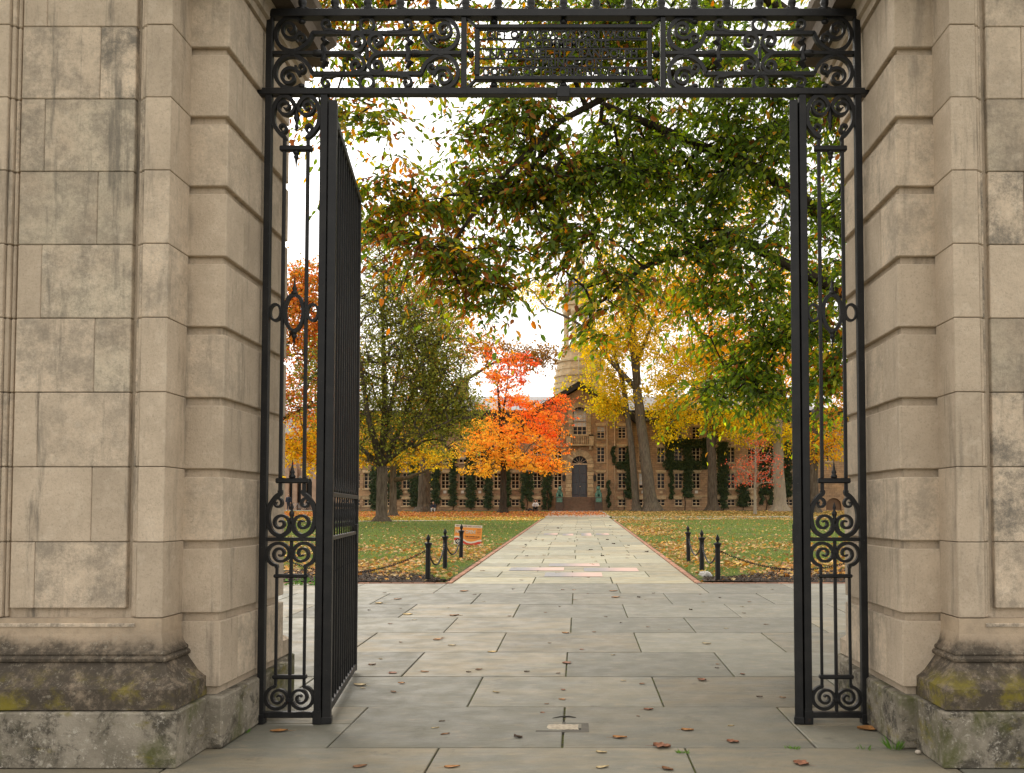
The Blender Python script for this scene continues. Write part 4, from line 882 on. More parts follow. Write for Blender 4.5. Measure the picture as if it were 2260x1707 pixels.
for q in (36, 72, 108, 144): aw.tube([(axc, BY + .2, AZ1), (axc + ar * math.cos(math.radians(q)), BY + .2, AZ1 + ar * math.sin(math.radians(q)))], .02, 5)
aw = aw.build('arched_window', M_TRIM, hall)
MB().prism([(aX0, AZ0), (aX1, AZ0)] + [(axc + ar * math.cos(math.pi * i / 16), AZ1 + ar * math.sin(math.pi * i / 16)) for i in range(17)], BY + .25, BY + .27).build('pane', M_GLASS, aw)
MB().box(aX0 + .1, aX1 - .1, BY + .242, BY + .247, AZ0 + .85, AZ1 + ar * .6).build('blind_reflection', M_DIMW, aw)  # pale sheet: curtain and whitish reflection put into one colour
# balcony
bz0, bz1 = bZ(985), bZ(961); bx0, bx1 = bX(1250), bX(1310)
bal = MB().box(bx0, bx1, BY - .75, BY, bz0, bz0 + .14).box(bx0, bx1, BY - .72, BY - .56, bz1 - .14, bz1).box(bx0, bx0 + .5, BY - .72, BY - .56, bz0, bz1).box(bx1 - .5, bx1, BY - .72, BY - .56, bz0, bz1).build('balcony', M_SAND, hall)
for k in range(9):
    x = bx0 + .65 + (bx1 - bx0 - 1.3) * k / 8; MB().lathe([(.05, 0), (.03, .1), (.075, .3), (.03, .55), (.05, bz1 - bz0 - .28)], (x, BY - .64, bz0 + .14), 7).build('baluster', M_SAND, bal, True)
for x in (bx0 + .35, bx1 - .35): MB().prism([(x - .14, bz0), (x - .14, bz0 - .45), (x + .14, bz0 - .45), (x + .14, bz0)][::-1], BY - .5, BY - .002).build('bracket', M_SAND, bal)
for x in (bX(1340), bX(1357), bX(1205)): MB().tube([(x, BY - .06, BZ + .5), (x, BY - .06, EAVE)], .035, 6).build('downspout', M_TRIM, hall, True)
# cornice, roof
for X0, X1 in ((bX(738, WY), px0 - .02), (px1 + .02, bX(1804, WY))):
    MB().box(X0, X1, WY - .55, WY + .3, EAVE, EAVE + .35).box(X0, X1, WY - .75, WY + .3, EAVE + .352, CORN).build('cornice', M_BLACK, hall)
RZ = bZ(876, 93)
MB().add([(bX(738), WY - .7, CORN), (bX(1804), WY - .7, CORN), (bX(1804), 93, RZ), (bX(738), 93, RZ), (bX(738), 98.5, CORN), (bX(1804), 98.5, CORN)], [(0, 1, 2, 3), (3, 2, 5, 4), (0, 3, 4), (1, 5, 2)]).build('roof', M_SLATE, hall)
for c in (1000, 1560): 
    ch = MB().box(bX(c) - .6, bX(c) + .6, 92.4, 93.6, RZ - .6, RZ + 1.7).box(bX(c) - .7, bX(c) + .7, 92.3, 93.7, RZ + 1.702, RZ + 1.95).build('chimney', M_WALL, hall)
for c in CL[3:] + CP[:1] + CR:     # date plaques of white stone between the windows
    if rng.random() < .62: y = WY if c not in CP else BY; MB().box(bX(c, y) - .15, bX(c, y) + .15, y - .04, y + .02, bZ(1089), bZ(1083)).build('plaque', M_WHITE if rng.random() < .6 else M_SAND, hall)
MB().box(bX(742), px0 - .7, WY - .08, WY + .02, bZ(1096), bZ(1094)).build('water_table', M_SAND, hall); MB().box(px1 + .1, bX(1800), WY - .08, WY + .02, bZ(1096), bZ(1094)).build('water_table', M_SAND, hall)
# end pavilion at the right with an arched doorway
ex0, ex1, EY = bX(1806, 85.2), bX(1900, 85.2), 85.2
eo = [(bX(c, EY) - .45, bX(c, EY) + .45, r[0], r[1]) for c in (1832,) for r in rows[2:]] + [(bX(1840, EY) - .8, bX(1840, EY) + .8, BZ, bZ(1100))]
wall(ex0, ex1, EY, EAVE, eo, 'wall', [(bX(1840, EY) - .8, bX(1840, EY) + .8, bZ(1100) - .8, bZ(1100))])
for r in (2, 3): put_window(bX(1832, EY), EY, r)
MB().box(bX(1840, EY) - .78, bX(1840, EY) + .78, EY + .2, EY + .3, BZ, bZ(1100)).build('door', simple('brown_door', (.14, .075, .035), None, 5, .7), hall)
MB().box(ex0 - .4, ex1 + .4, EY - .6, EY + 10, EAVE + .003, CORN).build('cornice', M_BLACK, hall)
# steps
stp = thing('entrance_steps', (dxc, BY - 1.2, BZ), 'broad flight of brown stone steps below the grey double door', 'steps')
n = 6; sz = (DZ0 - BZ + .3) / n
for k in range(n): MB().box(bX(1243) + .02, bX(1313) - .02, BY - 2.05 + .32 * k, BY - .14, BZ - .3 + sz * k + .001, BZ - .3 + sz * (k + 1)).build('step', M_STEP, stp, bevel=.015)
# lanterns by the door
for px in (1245, 1312.5):
    t = thing('wall_lantern', (bX(px), BY, bZ(1058)), 'black wall lantern on the ' + ('left' if px < 1277 else 'right') + ' of the arched door', 'lantern', 'lanterns beside the door')
    MB().lathe([(.02, -.34), (.12, -.28), (.16, .2), (.18, .22), (.05, .38), (.01, .46)], (bX(px), BY - .35, bZ(1056)), 8).build('lamp_housing', M_BLACK, t); MB().tube([(bX(px), BY, bZ(1060)), (bX(px), BY - .2, bZ(1062)), (bX(px), BY - .35, bZ(1063))], .03, 6).build('bracket', M_BLACK, t)
# seated bronze beasts on plinths
M_BRONZE = simple('green_bronze', (.13, .27, .20), (.06, .13, .095), 7, .7, .3, 30); M_PED = simple('dark_pedestal', (.11, .072, .05), (.085, .058, .042), 6, .9)
def remesh(mb, name, mat, parent, vox):
    o = mb.build(name, mat, parent, True); r = o.modifiers.new('fuse', 'REMESH'); r.mode = 'VOXEL'; r.voxel_size = vox; r.use_smooth_shade = True
    s = o.modifiers.new('soft', 'SMOOTH'); s.iterations = 3; return o
for px, sd in ((1235, 'left'), (1321, 'right')):
    x = bX(px, 85.0); y = 85.0; ptop = bZ(1098, 85.0)
    p = thing('statue_pedestal', (x, y, BZ), 'dark stone pedestal with green plaque on the %s of the steps' % sd, 'pedestal', 'pedestals of the bronze statues')
    MB().box(x - .40, x + .40, y - .75, y + .8, BZ - .3, ptop).build('block', M_PED, p, bevel=.02); MB().box(x - .29, x + .29, y - .79, y - .752, ptop - .5, ptop - .06).build('plaque', M_BRONZE, p)
    b = thing('tiger_statue', (x, y, ptop), 'green bronze seated tiger statue on the %s pedestal' % sd, 'statue', 'bronze tiger statues'); z = ptop; hs = 1 if px < 1277 else -1
    MB().box(x - .36, x + .36, y - .66, y + .6, z, z + .07).build('base', M_BRONZE, b, bevel=.01)
    mb = MB().ell((x, y + .22, z + .36), (.30, .40, .30)).ell((x, y - .12, z + .52), (.25, .30, .36)).ell((x, y - .28, z + .62), (.22, .2, .24)).ell((x + hs * .04, y - .36, z + .92), (.19, .2, .19)).ell((x + hs * .05, y - .54, z + .87), (.10, .10, .085))
    for sx in (-1, 1):
        mb.ell((x + sx * .25, y + .22, z + .28), (.12, .27, .22)); mb.tube([(x + sx * .17, y - .30, z + .5), (x + sx * .19, y - .42, z + .25), (x + sx * .19, y - .46, z + .09)], [.11, .085, .08], 8); mb.ell((x + sx * .19, y - .52, z + .12), (.09, .12, .06)); mb.ell((x + sx * .25, y - .05, z + .12), (.08, .16, .06)); mb.ell((x + hs * .04 + sx * .13, y - .32, z + 1.09), (.055, .04, .06), 8, 6)
    mb.tube([(x + .1, y + .5, z + .15), (x + .34, y + .35, z + .13), (x + .36, y + .05, z + .12)], [.05, .045, .04], 6)
    remesh(mb, 'body', M_BRONZE, b, .035)

# ------------------------------------------------------------------ cupola tower on the hall's roof
TY = 91.6; tX = bX(1279, TY); tw = thing('cupola', (tX, TY, RZ), 'cream stone cupola with columns and grey dome rising above the hall', 'tower')
def tz(py): return at(1277, py, TY)[2]
def tier(name, wpx, y0, y1, n=8, mat=None, lip=.1):
    r = wpx / F * TY / 2; z0, z1 = tz(y0), tz(y1); MB().lathe([(r, 0), (r, z1 - z0 - .22), (r + lip, z1 - z0 - .2), (r + lip, z1 - z0)], (tX, TY, z0), n).build(name, mat or M_CREAM, tw)
tier('base_tier', 115, 905, 858, 4 * 4); 
for i, (w, a, b) in enumerate(((112, 858, 846), (109, 845.7, 832), (106, 831.7, 817), (99, 816.7, 800), (84, 799.7, 778))): tier('course', w, a, b, 16, None, .16 if i % 2 else .06)
tier('floor_slab', 80, 777.7, 772, 8)
rc = 64 / F * TY / 2
for k in range(8):
    a = math.pi / 8 + k * math.pi / 4; x, y = tX + rc * math.cos(a), TY + rc * math.sin(a); H = tz(690) - tz(772)
    MB().lathe([(.42, 0), (.42, .25), (.30, .3), (.27, H - .4), (.36, H - .3), (.36, H)], (x, y, tz(772)), 10).build('column', M_CREAM, tw, True)
tier('entablature', 78, 690, 676, 8, None, .18); tier('drum', 74, 675.7, 661, 8, None, .12)
r = 72 / F * TY / 2; H = tz(606) - tz(661)
MB().lathe([(r * math.cos(q) + .02, H * math.sin(q)) for q in np.linspace(0, math.pi / 2 * .93, 9)], (tX, TY, tz(661)), 8).build('dome', M_DOME, tw)
MB().lathe([(.5, 0), (.5, 1.6), (.65, 1.7), (.4, 2.2), (.1, 2.8), (.03, 4.2)], (tX, TY, tz(608)), 8).build('lantern', M_CREAM, tw)
for k in range(4):
    a = math.pi / 4 + k * math.pi / 2; MB().ell((tX + .9 * math.cos(a), TY + .9 * math.sin(a), tz(735)), (.05, .05, .05), 6, 4).build('bell_hook', M_BLACK, tw)
fp = thing('flagpole', (bX(1277.5, 88), 88, PEAK), 'thin white flagpole standing on the gable of the hall', 'flagpole')
MB().tube([(bX(1277.5, 88), 88, PEAK), (bX(1277.5, 88), 88, at(1277, 722, 88)[2])], .05, 8).build('pole', M_WHITE, fp, True); MB().ell((bX(1277.5, 88), 88, at(1277, 721, 88)[2]), (.09, .09, .09), 8, 6).build('ball', M_TRIM, fp, True)
def flag_mat():
    t = NT('flag_cloth'); c = t.n('ShaderNodeTexCoord'); s = t.n('ShaderNodeSeparateXYZ'); t.l(c.outputs['UV'], s.inputs[0]); 
    st = t.math('GREATER_THAN', t.math('FRACT', t.math('MULTIPLY', s.outputs[1], 6.5)), .5); col = t.mix(st, (.42, .03, .04), (.70, .68, .66))
    can = t.math('MULTIPLY', t.math('LESS_THAN', s.outputs[0], .42), t.math('GREATER_THAN', s.outputs[1], .46)); return t.finish(t.mix(can, col, (.03, .04, .14)), .8)
fx0 = bX(1278, 88); fzt = at(1277, 724, 88)[2]; V = []; uv = []
for i in range(13):
    for j in range(7):
        u, v = i / 12, j / 6; V.append((fx0 + .05 + .95 * u, 88 - .12 * math.sin(7 * u) - .1 * u, fzt - 1.15 * (1 - v) - .55 * u * u)); uv.append((u, v))
fo = MB().add(V, [(i * 7 + j, (i + 1) * 7 + j, (i + 1) * 7 + j + 1, i * 7 + j + 1) for i in range(12) for j in range(6)]).build('flag', flag_mat(), None, True)
ul = fo.data.uv_layers.new(name='UVMap'); 
for lp in fo.data.loops: ul.data[lp.index].uv = uv[lp.vertex_index]
so = fo.modifiers.new('cloth', 'SOLIDIFY'); so.thickness = .01
tag(fo, 'red and white striped flag with blue canton hanging before the cupola', 'flag')

# ------------------------------------------------------------------ ivy on the facade
def ivy(rects, label, y=WY):
    Ps = []
    for x0, x1, y0, y1 in rects:
        n = int((x1 - x0) * (y1 - y0) * 1.15); u = rng.normal(0, .42, n); py = rng.uniform(y0, y1, n); wob = 3.0 * np.sin(py * .22 + x0) + 2 * np.sin(py * .55)
        px = (x0 + x1) / 2 + wob * .6 + np.clip(u, -1.1, 1.1) * (x1 - x0) / 2
        Ps.append(np.stack([(px - CXP) / F * y, y - rng.uniform(.03, .28, n), np.array([bZ(q, y) for q in py])], 1))
    P = np.concatenate(Ps); n = len(P); P[:, 2] = np.maximum(P[:, 2], BZ + .05)
    T = np.stack([rng.normal(0, .6, n), rng.normal(-.4, .3, n), rng.normal(-.8, .4, n)], 1); N = np.stack([rng.normal(0, .5, n), -np.ones(n), rng.normal(.5, .4, n)], 1)
    c = np.array([(.030, .052, .016), (.042, .070, .020), (.022, .036, .014), (.060, .080, .024)])[rng.integers(0, 4, n)] * rng.uniform(.7, 1.25, (n, 1))
    t = thing('ivy', (float(P[:, 0].mean()), y - .1, BZ), label, 'ivy', 'ivy climbing the hall')
    leaves('foliage', P, .22 * rng.uniform(.6, 1.2, n), .19 * rng.uniform(.7, 1.1, n), T, N, c, M_IVY, t)
    x = float(P[:, 0].mean()); MB().tube([(x, y - .06, BZ - .1), (x + .1, y - .06, BZ + .7), (x - .08, y - .06, BZ + 1.6), (x, y - .06, BZ + 2.6)], [.05, .04, .035, .02], 5).build('stem', M_BARK_DARK, t)
IL = 'dark green ivy column climbing between the ground floor windows left of the door'
for k_, (a, b, c, d) in enumerate(((818, 836, 1000, 1121), (856, 884, 1010, 1100), (904, 928, 1010, 1116), (953, 971, 990, 1110), (992, 1008, 990, 1114), (1029, 1050, 990, 1118), (1068, 1087, 990, 1120), (1114, 1126, 1000, 1116))): ivy([(a, b, c, d)], 'dark ivy column left of the door, %s of eight counted from the olive tree' % ('first', 'second', 'third', 'fourth', 'fifth', 'sixth', 'seventh', 'last')[k_])
ivy([(1149, 1176, 1040, 1090), (1150, 1157, 1085, 1122), (1165, 1176, 1085, 1105)], 'ivy patch with bare stems left of the bronze statues, above the seated man', BY); ivy([(1196, 1217, 1030, 1080), (1198, 1206, 1078, 1122), (1212, 1218, 1082, 1118), (1215, 1238, 1018, 1032)], 'ivy with looping bare stems beside the left tiger statue', BY)
ivy([(1380, 1396, 985, 1098), (1358, 1392, 1019, 1034), (1350, 1357, 985, 1020), (1340, 1346, 1060, 1118)], 'ivy reaching toward the pavilion behind the leaning trunk', BY)
ivy([(1469, 1489, 932, 1034), (1473, 1564, 969, 987), (1507, 1528, 966, 1096), (1548, 1566, 966, 1034), (1469, 1555, 1017, 1035), (1455, 1470, 962, 972), (1478, 1486, 1035, 1100)], 'broad lattice of ivy around the second floor windows')
ivy([(1583, 1608, 975, 1092), (1590, 1604, 1090, 1120)], 'ivy column right of the straight twin trunk'); ivy([(1627, 1652, 1066, 1116)], 'low ivy patch behind the red leaved sapling')
ivy([(1676, 1706, 945, 1014), (1676, 1704, 1010, 1090), (1676, 1684, 1085, 1112), (1696, 1704, 1085, 1112)], 'arched ivy mass left of the pale trunk'); ivy([(1729, 1746, 950, 1095)], 'narrow ivy column right of the pale trunk'); ivy([(1792, 1806, 1000, 1100)], 'ivy beside the end pavilion', WY)

# ------------------------------------------------------------------ gothic building far left, seen through the side panel
gb = thing('gothic_building', (-38, 112, BZ), 'pinkish stone gothic building far left behind the bicycles', 'building')
M_PINK = simple('pink_stone', (.46, .30, .21), (.36, .235, .165), 1.5, .9, .4, 8); M_PALE = simple('pale_trim', (.50, .44, .36), None, 3, .9)
gxx = [bX(q, 112) for q in (560, 708)]
MB().box(gxx[0], gxx[1], 112, 122, BZ - .3, BZ + 9).build('wall', M_PINK, gb); MB().add([(gxx[0] - .4, 111.6, BZ + 9.003), (gxx[1] + .4, 111.6, BZ + 9.003), (gxx[1] + .4, 117, BZ + 14), (gxx[0] - .4, 117, BZ + 14), (gxx[0] - .4, 122.4, BZ + 9.003), (gxx[1] + .4, 122.4, BZ + 9.003)], [(0, 1, 2, 3), (3, 2, 5, 4), (0, 3, 4), (1, 5, 2), (0, 4, 5, 1)]).build('roof', M_SLATE, gb)
for q in (628, 645, 663, 683):
    x = bX(q, 112); P = [(x - .42, BZ + 1.0), (x + .42, BZ + 1.0), (x + .42, BZ + 3.6), (x + .25, BZ + 4.1), (x, BZ + 4.4), (x - .25, BZ + 4.1), (x - .42, BZ + 3.6)]
    w = MB().prism([(x + (a - x) * 1.3, BZ + 1 + (b - BZ - 1) * 1.07) for a, b in P], 111.86, 111.99).build('window', M_PALE, gb); MB().prism(P, 111.80, 111.855).build('pane', M_GLASS, w)
for q in (620, 636, 654, 673, 697): x = bX(q, 112); MB().prism([(x - .3, BZ - .3), (x + .3, BZ - .3), (x + .3, BZ + 5.5), (x, BZ + 6.3), (x - .3, BZ + 5.5)], 111.3, 111.995).build('buttress', M_PINK, gb)
# ------------------------------------------------------------------ bollards and chains
def make_bollard():
    t = thing('bollard', (0, 0, 0), 'x', 'bollard', 'chained bollards beside the path')
    MB().lathe([(.056, -.08), (.056, .02), (.052, .03), (.050, .66), (.052, .67)], (0, 0, 0), 8).build('post', M_PAINT_BLACK, t)
    MB().lathe([(.050, 0), (.056, .01), (.060, .04), (.078, .055), (.078, .085), (.03, .095)], (0, 0, .67), 8).build('cap', M_PAINT_BLACK, t)
    MB().lathe([(.022, 0), (.030, .008), (.020, .02), (.024, .03), (.040, .055), (.043, .08), (.034, .11), (.018, .135), (.014, .142), (.016, .15), (.002, .162)], (0, 0, .763), 12).build('finial', M_PAINT_BLACK, t, True)
    for s in (-1, 1): MB().tube([(s * .05, 0, .60), (s * .075, 0, .605), (s * .085, 0, .585), (s * .07, 0, .57), (s * .05, 0, .575)], .007, 6).build('chain_eye', M_PAINT_BLACK, t)
    return t
b0 = make_bollard(); BP = {}
for i, (k, x, y, lb) in enumerate((('l0', -2.955, 15.95 + .35, 'nearest black bollard with acorn finial on the left of the path'), ('l1', -3.035, 18.9, 'middle black bollard of the three on the left of the path'), ('l2', -3.07, 21.7, 'farthest black bollard on the left, before the orange sign'),
                               ('r0', 2.72, 15.9 + .35, 'nearest black bollard with acorn finial on the right of the path'), ('r1', 2.71, 18.3, 'middle black bollard of the three on the right of the path'), ('r2', 2.75, 20.8, 'farthest black bollard on the right of the path'),
                               ('lx', -6.25, 16.5, 'black bollard behind the left side panel of the gateway'), ('rx', 6.0, 16.5, 'black bollard behind the right pier'))):
    o = b0 if i == 0 else copy_tree(b0); o['label'] = lb; o.location = (x, y, gz(y)); o.rotation_euler = (0, 0, 0 if k[1] in 'x0' else math.pi / 2); BP[k] = (x, y, gz(y)); o.rotation_euler.x = rng.normal(0, .008); o.rotation_euler.y = rng.normal(0, .008)
lk = []
for i in range(10):
    a = 2 * math.pi * i / 10; lk.append((.030 * math.cos(a) * (1 if abs(math.cos(a)) < .9 else 1.1), .0165 * math.sin(a)))
def chain(p, q, sag, label):
    p, q = Vector(p), Vector(q); L = (q - p).length; n = int(L * 1.06 / .043); mb = MB(); pts = []
    for i in range(n + 1):
        u = i / n; r = p.lerp(q, u); r.z -= sag * 4 * u * (1 - u); pts.append(r)
    for i in range(n):
        c = (pts[i] + pts[i + 1]) / 2; d = (pts[i + 1] - pts[i]).normalized(); s = d.cross(Vector((0, 0, 1))).normalized(); u = s.cross(d); w = s if i % 2 else u
        ring = [c + d * a + w * b for a, b in lk]; mb.tube(ring + [ring[0]], .0062, 4, False)
    tag(tag(mb.build('chain', M_PAINT_BLACK), label, 'chain', 'chains between the bollards'))
def eye(k, s): x, y, z = BP[k]; return (x + s[0], y + s[1], z + .585)
chain(eye('lx', (.07, 0)), eye('l0', (-.07, 0)), .42, 'black chain hanging from the nearest left bollard toward the gate leaf'); chain(eye('l0', (0, .07)), eye('l1', (0, -.07)), .36, 'black chain sagging between the near and middle left bollards'); chain(eye('l1', (0, .07)), eye('l2', (0, -.07)), .34, 'black chain sagging between the middle and far left bollards')
chain(eye('r0', (.07, 0)), eye('rx', (-.07, 0)), .36, 'black chain hanging from the nearest right bollard toward the gate post'); chain(eye('r0', (0, .07)), eye('r1', (0, -.07)), .30, 'black chain sagging between the near and middle right bollards'); chain(eye('r1', (0, .07)), eye('r2', (0, -.07)), .30, 'black chain sagging between the middle and far right bollards')

# ------------------------------------------------------------------ yard sign
SY = 27.3; sx0 = bX(1002, SY); sz0 = gz(SY) + .015; sw, sh = .90, .655
sg = thing('yard_sign', (sx0 + sw / 2, SY, gz(SY)), 'orange yard sign reading NOW OPEN with a red wave, in the grass behind the bollards', 'sign')
def pl(name, c, r=.55): return simple(name, c, None, 3, r)
M_SO = pl('sign_orange', (.80, .30, .055)); M_SW = pl('sign_white', (.72, .66, .52)); M_SR = pl('sign_red', (.62, .065, .035)); M_SD = pl('sign_dark_red', (.20, .03, .03)); M_SK = pl('sign_black', (.025, .02, .022)); M_ST = pl('sign_teal', (.09, .15, .16))
tilt = -.055
def S(u, v, d=0): return (sx0 + u + v * .06, SY - d, sz0 + v + u * tilt + .05)
def spoly(name, pts, d, mat, par): MB().add([S(u, v, d) for u, v in pts], [tuple(range(len(pts)))]).build(name, mat, par)
brd = MB().add([S(0, 0, .003), S(sw, 0, .003), S(sw, sh, .003), S(0, sh, .003), S(0, 0, -.003), S(sw, 0, -.003), S(sw, sh, -.003), S(0, sh, -.003)], [(0, 1, 2, 3), (7, 6, 5, 4), (0, 4, 5, 1), (1, 5, 6, 2), (2, 6, 7, 3), (3, 7, 4, 0)]).build('board', M_SO, sg)
spoly('white_band', [(0, sh - .085), (sw, sh - .085), (sw, sh), (0, sh)], .006, M_SW, brd)
wv = lambda u, off: float(np.interp(u, [0, .12, .25, .38, .5, .62, .75, .88, 1], [.215, .225, .19, .11, .06, .05, .075, .12, .135])) + off
us = [i / 24 for i in range(25)]
for nm, lo, hi, d, m in (('white_wave', None, .055, .005, M_SW), ('red_wave', -.085, .0, .008, M_SR)):
    top = [(u * sw, max(.02, wv(u, hi))) for u in us]; bot = [(u * sw, max(.0, wv(u, lo)) if lo is not None else 0.0) for u in us]
    MB().add([S(*p, d) for p in top] + [S(*p, d) for p in bot], [(i + 25, i + 26, i + 1, i) for i in range(24)]).build(nm, m, brd)
spoly('round_badge', [(.125 + .082 * math.cos(a * math.pi / 12), .105 + .09 * math.sin(a * math.pi / 12)) for a in range(24)], .012, M_SK, brd)
for k, (du, dv) in enumerate(((0, .035), (.035, 0), (0, -.035), (-.035, 0))): spoly('badge_petal', [(.125 + du + .020 * math.cos(a * math.pi / 5), .105 + dv + .022 * math.sin(a * math.pi / 5)) for a in range(10)], .015, M_SW, brd)
def stext(txt, size, u, v, wdt, mat, d=.009):
    o = inst('lettering', text_mesh('lettering', txt, size, mat, .0008, wdt, offset=.0015), S(u, v, d), brd); o.rotation_euler = (0, -math.atan(-tilt) * -1, 0)
stext('NEW COLLEGE WEST LOCATION', .062, sw * .5, sh - .045, sw * .92, M_SD); stext('NOW OPEN!', .17, .36, .43, .66, M_ST, .009); stext('NOW OPEN!', .155, .36, .43, .65, M_SW, .011); stext('THE COFFEE CLUB', .052, .59, .275, .48, M_SK)
for k in range(4): spoly('small_print', [(.73 + .01 * (k % 2), .52 - .05 * k), (.86, .52 - .05 * k), (.86, .532 - .05 * k), (.73 + .01 * (k % 2), .532 - .05 * k)], .008, M_SD, brd)
spoly('small_print', [(.38, .215), (.78, .215), (.78, .228), (.38, .228)], .008, M_SD, brd)
for u in (.2, .7): MB().tube([(sx0 + u, SY + .012, gz(SY) - .1), (sx0 + u, SY + .012, sz0 + .5)], .004, 5).build('stake', M_IRON, sg)

# ------------------------------------------------------------------ crumpled bag by the right bollards
x, y, z = gpt(1556, 1277); V = []; nu, nv = 14, 8
for j in range(nv + 1):
    for i in range(nu):
        a = 2 * math.pi * i / nu; b = math.pi * j / nv; r = .095 * (1 + .35 * math.sin(3 * a + 2 * b) * math.sin(b) + .22 * math.sin(7 * a - 3 * b) + rng.uniform(-.1, .1))
        V.append((x + 1.15 * r * math.sin(b) * math.cos(a), y + .8 * r * math.sin(b) * math.sin(a), z + max(.012, .085 - .62 * r * math.cos(b))))
M_BAG = NT('white_plastic').finish((.62, .60, .57), .35, None, 0, .5)
tag(MB().add(V, [(j * nu + i, j * nu + (i + 1) % nu, (j + 1) * nu + (i + 1) % nu, (j + 1) * nu + i) for j in range(nv) for i in range(nu)]).build('plastic_bag', M_BAG), 'crumpled white plastic bag on the soil beside the right bollards', 'bag')
x, y, z = gpt(2018, 1658)
tag(MB().ell((x, y, z + .012), (.02, .016, .014), 9, 6).build('pebble', M_PALE, None, True), 'small pale pebble beside the base of the right pier', 'pebble')

# ------------------------------------------------------------------ people, bicycles
M_SKIN = simple('skin', (.48, .27, .18), None, 4, .6); M_HAIR = simple('dark_hair', (.015, .012, .010), None, 4, .6); M_SHIRT = simple('white_shirt', (.72, .71, .70), (.62, .61, .60), 6, .8); M_TROU = simple('dark_trousers', (.025, .025, .032), None, 5, .85); M_NAVY = simple('navy_coat', (.02, .024, .04), None, 5, .85); M_SHOE = simple('shoe', (.03, .03, .03), None, 5, .7)
def hand(mb, c, dirv, side):
    c = Vector(c); d = Vector(dirv).normalized(); s = d.orthogonal().normalized(); mb.ell(c, (.04, .035, .04), 8, 6)
    for k, (o, l) in enumerate(((-.027, .065), (-.009, .078), (.010, .072), (.027, .055))): p = c + d * .03 + s * o; mb.tube([p, p + d * l * .55, p + d * l + Vector((0, 0, -.02))], [.0095, .009, .007], 5)
    mb.tube([c + s * .03 * side, c + s * .055 * side + d * .03, c + s * .05 * side + d * .06], [.011, .010, .008], 5)
def seated(px, py, Y, label, top, legs, face=1.0, shrink=1.0):
    X = bX(px, Y); z = gz(Y); t = thing('person', (X, Y, z), label, 'person'); q = lambda x, y, h: (X + x * shrink, Y + y * shrink, z + h * shrink)
    b = MB(); b.ell(q(.0, -.16, 1.05), (.092, .105, .125)).ell(q(0, -.27, 1.03), (.02, .03, .03), 8, 6); b.tube([q(0, -.02, .86), q(0, -.10, .96)], [.06, .055], 8)
    for s in (-1, 1): b.ell(q(s * .092, -.14, 1.05), (.014, .025, .035), 6, 5); hand(b, q(s * .06, -.46, .52), (-.4 * s, -.8, -.2), s)
    remesh(b, 'body', M_SKIN, t, .016)
    MB().ell(q(0, -.13, 1.09), (.10, .115, .115)).build('hair', M_HAIR, t, True)
    m = MB().tube([q(0, .08, .38), q(0, .10, .6), q(0, .04, .80), q(0, 0, .88)], [.16, .165, .175, .09], 12)
    for s in (-1, 1): m.tube([q(s * .16, .02, .82), q(s * .27, -.12, .62), q(s * .26, -.22, .54)], [.075, .062, .055], 8).tube([q(s * .26, -.22, .54), q(s * .10, -.42, .53)], [.055, .042], 8)
    remesh(m, 'shirt', top, t, .025)
    m = MB().ell(q(0, .1, .36), (.19, .17, .13))
    for s in (-1, 1): m.tube([q(s * .10, .08, .36), q(s * .16, -.32, .47)], [.10, .075], 9).tube([q(s * .16, -.32, .47), q(s * .17, -.26, .10)], [.075, .05], 9)
    remesh(m, 'trousers', legs, t, .025)
    for s in (-1, 1): MB().ell(q(s * .17, -.33, .05), (.05, .13, .05)).build('shoe', M_SHOE, t, True)
    return t
seated(1182, 1129, 80, 'person in white shirt and dark trousers sitting hunched near the hall steps', M_SHIRT, M_TROU)
X = bX(1182, 80.15); tag(MB().box(X - .3, X + .3, 80.0, 80.4, gz(80.2) - .05, gz(80.2) + .23).build('low_stone_block', M_STEP, None, bevel=.03), 'low brown stone block under the seated person in white', 'stone block')
X = bX(1170, 79.8); bp = thing('backpack', (X, 79.8, gz(79.8)), 'dark backpack on the ground left of the person in white', 'backpack'); remesh(MB().ell((X, 79.8, gz(79.8) + .16), (.24, .15, .17)).ell((X + .05, 79.68, gz(79.8) + .12), (.13, .09, .09)), 'pouch', M_HAIR, bp, .03); MB().tube([(X - .1, 79.75, gz(79.8) + .3), (X, 79.7, gz(79.8) + .36), (X + .1, 79.75, gz(79.8) + .3)], .012, 5).build('handle', M_HAIR, bp)
seated(957, 1129, 76.5, 'person in dark coat and pale trousers sitting on the lawn against the stout trunk', M_NAVY, M_SHIRT, 1, .86)
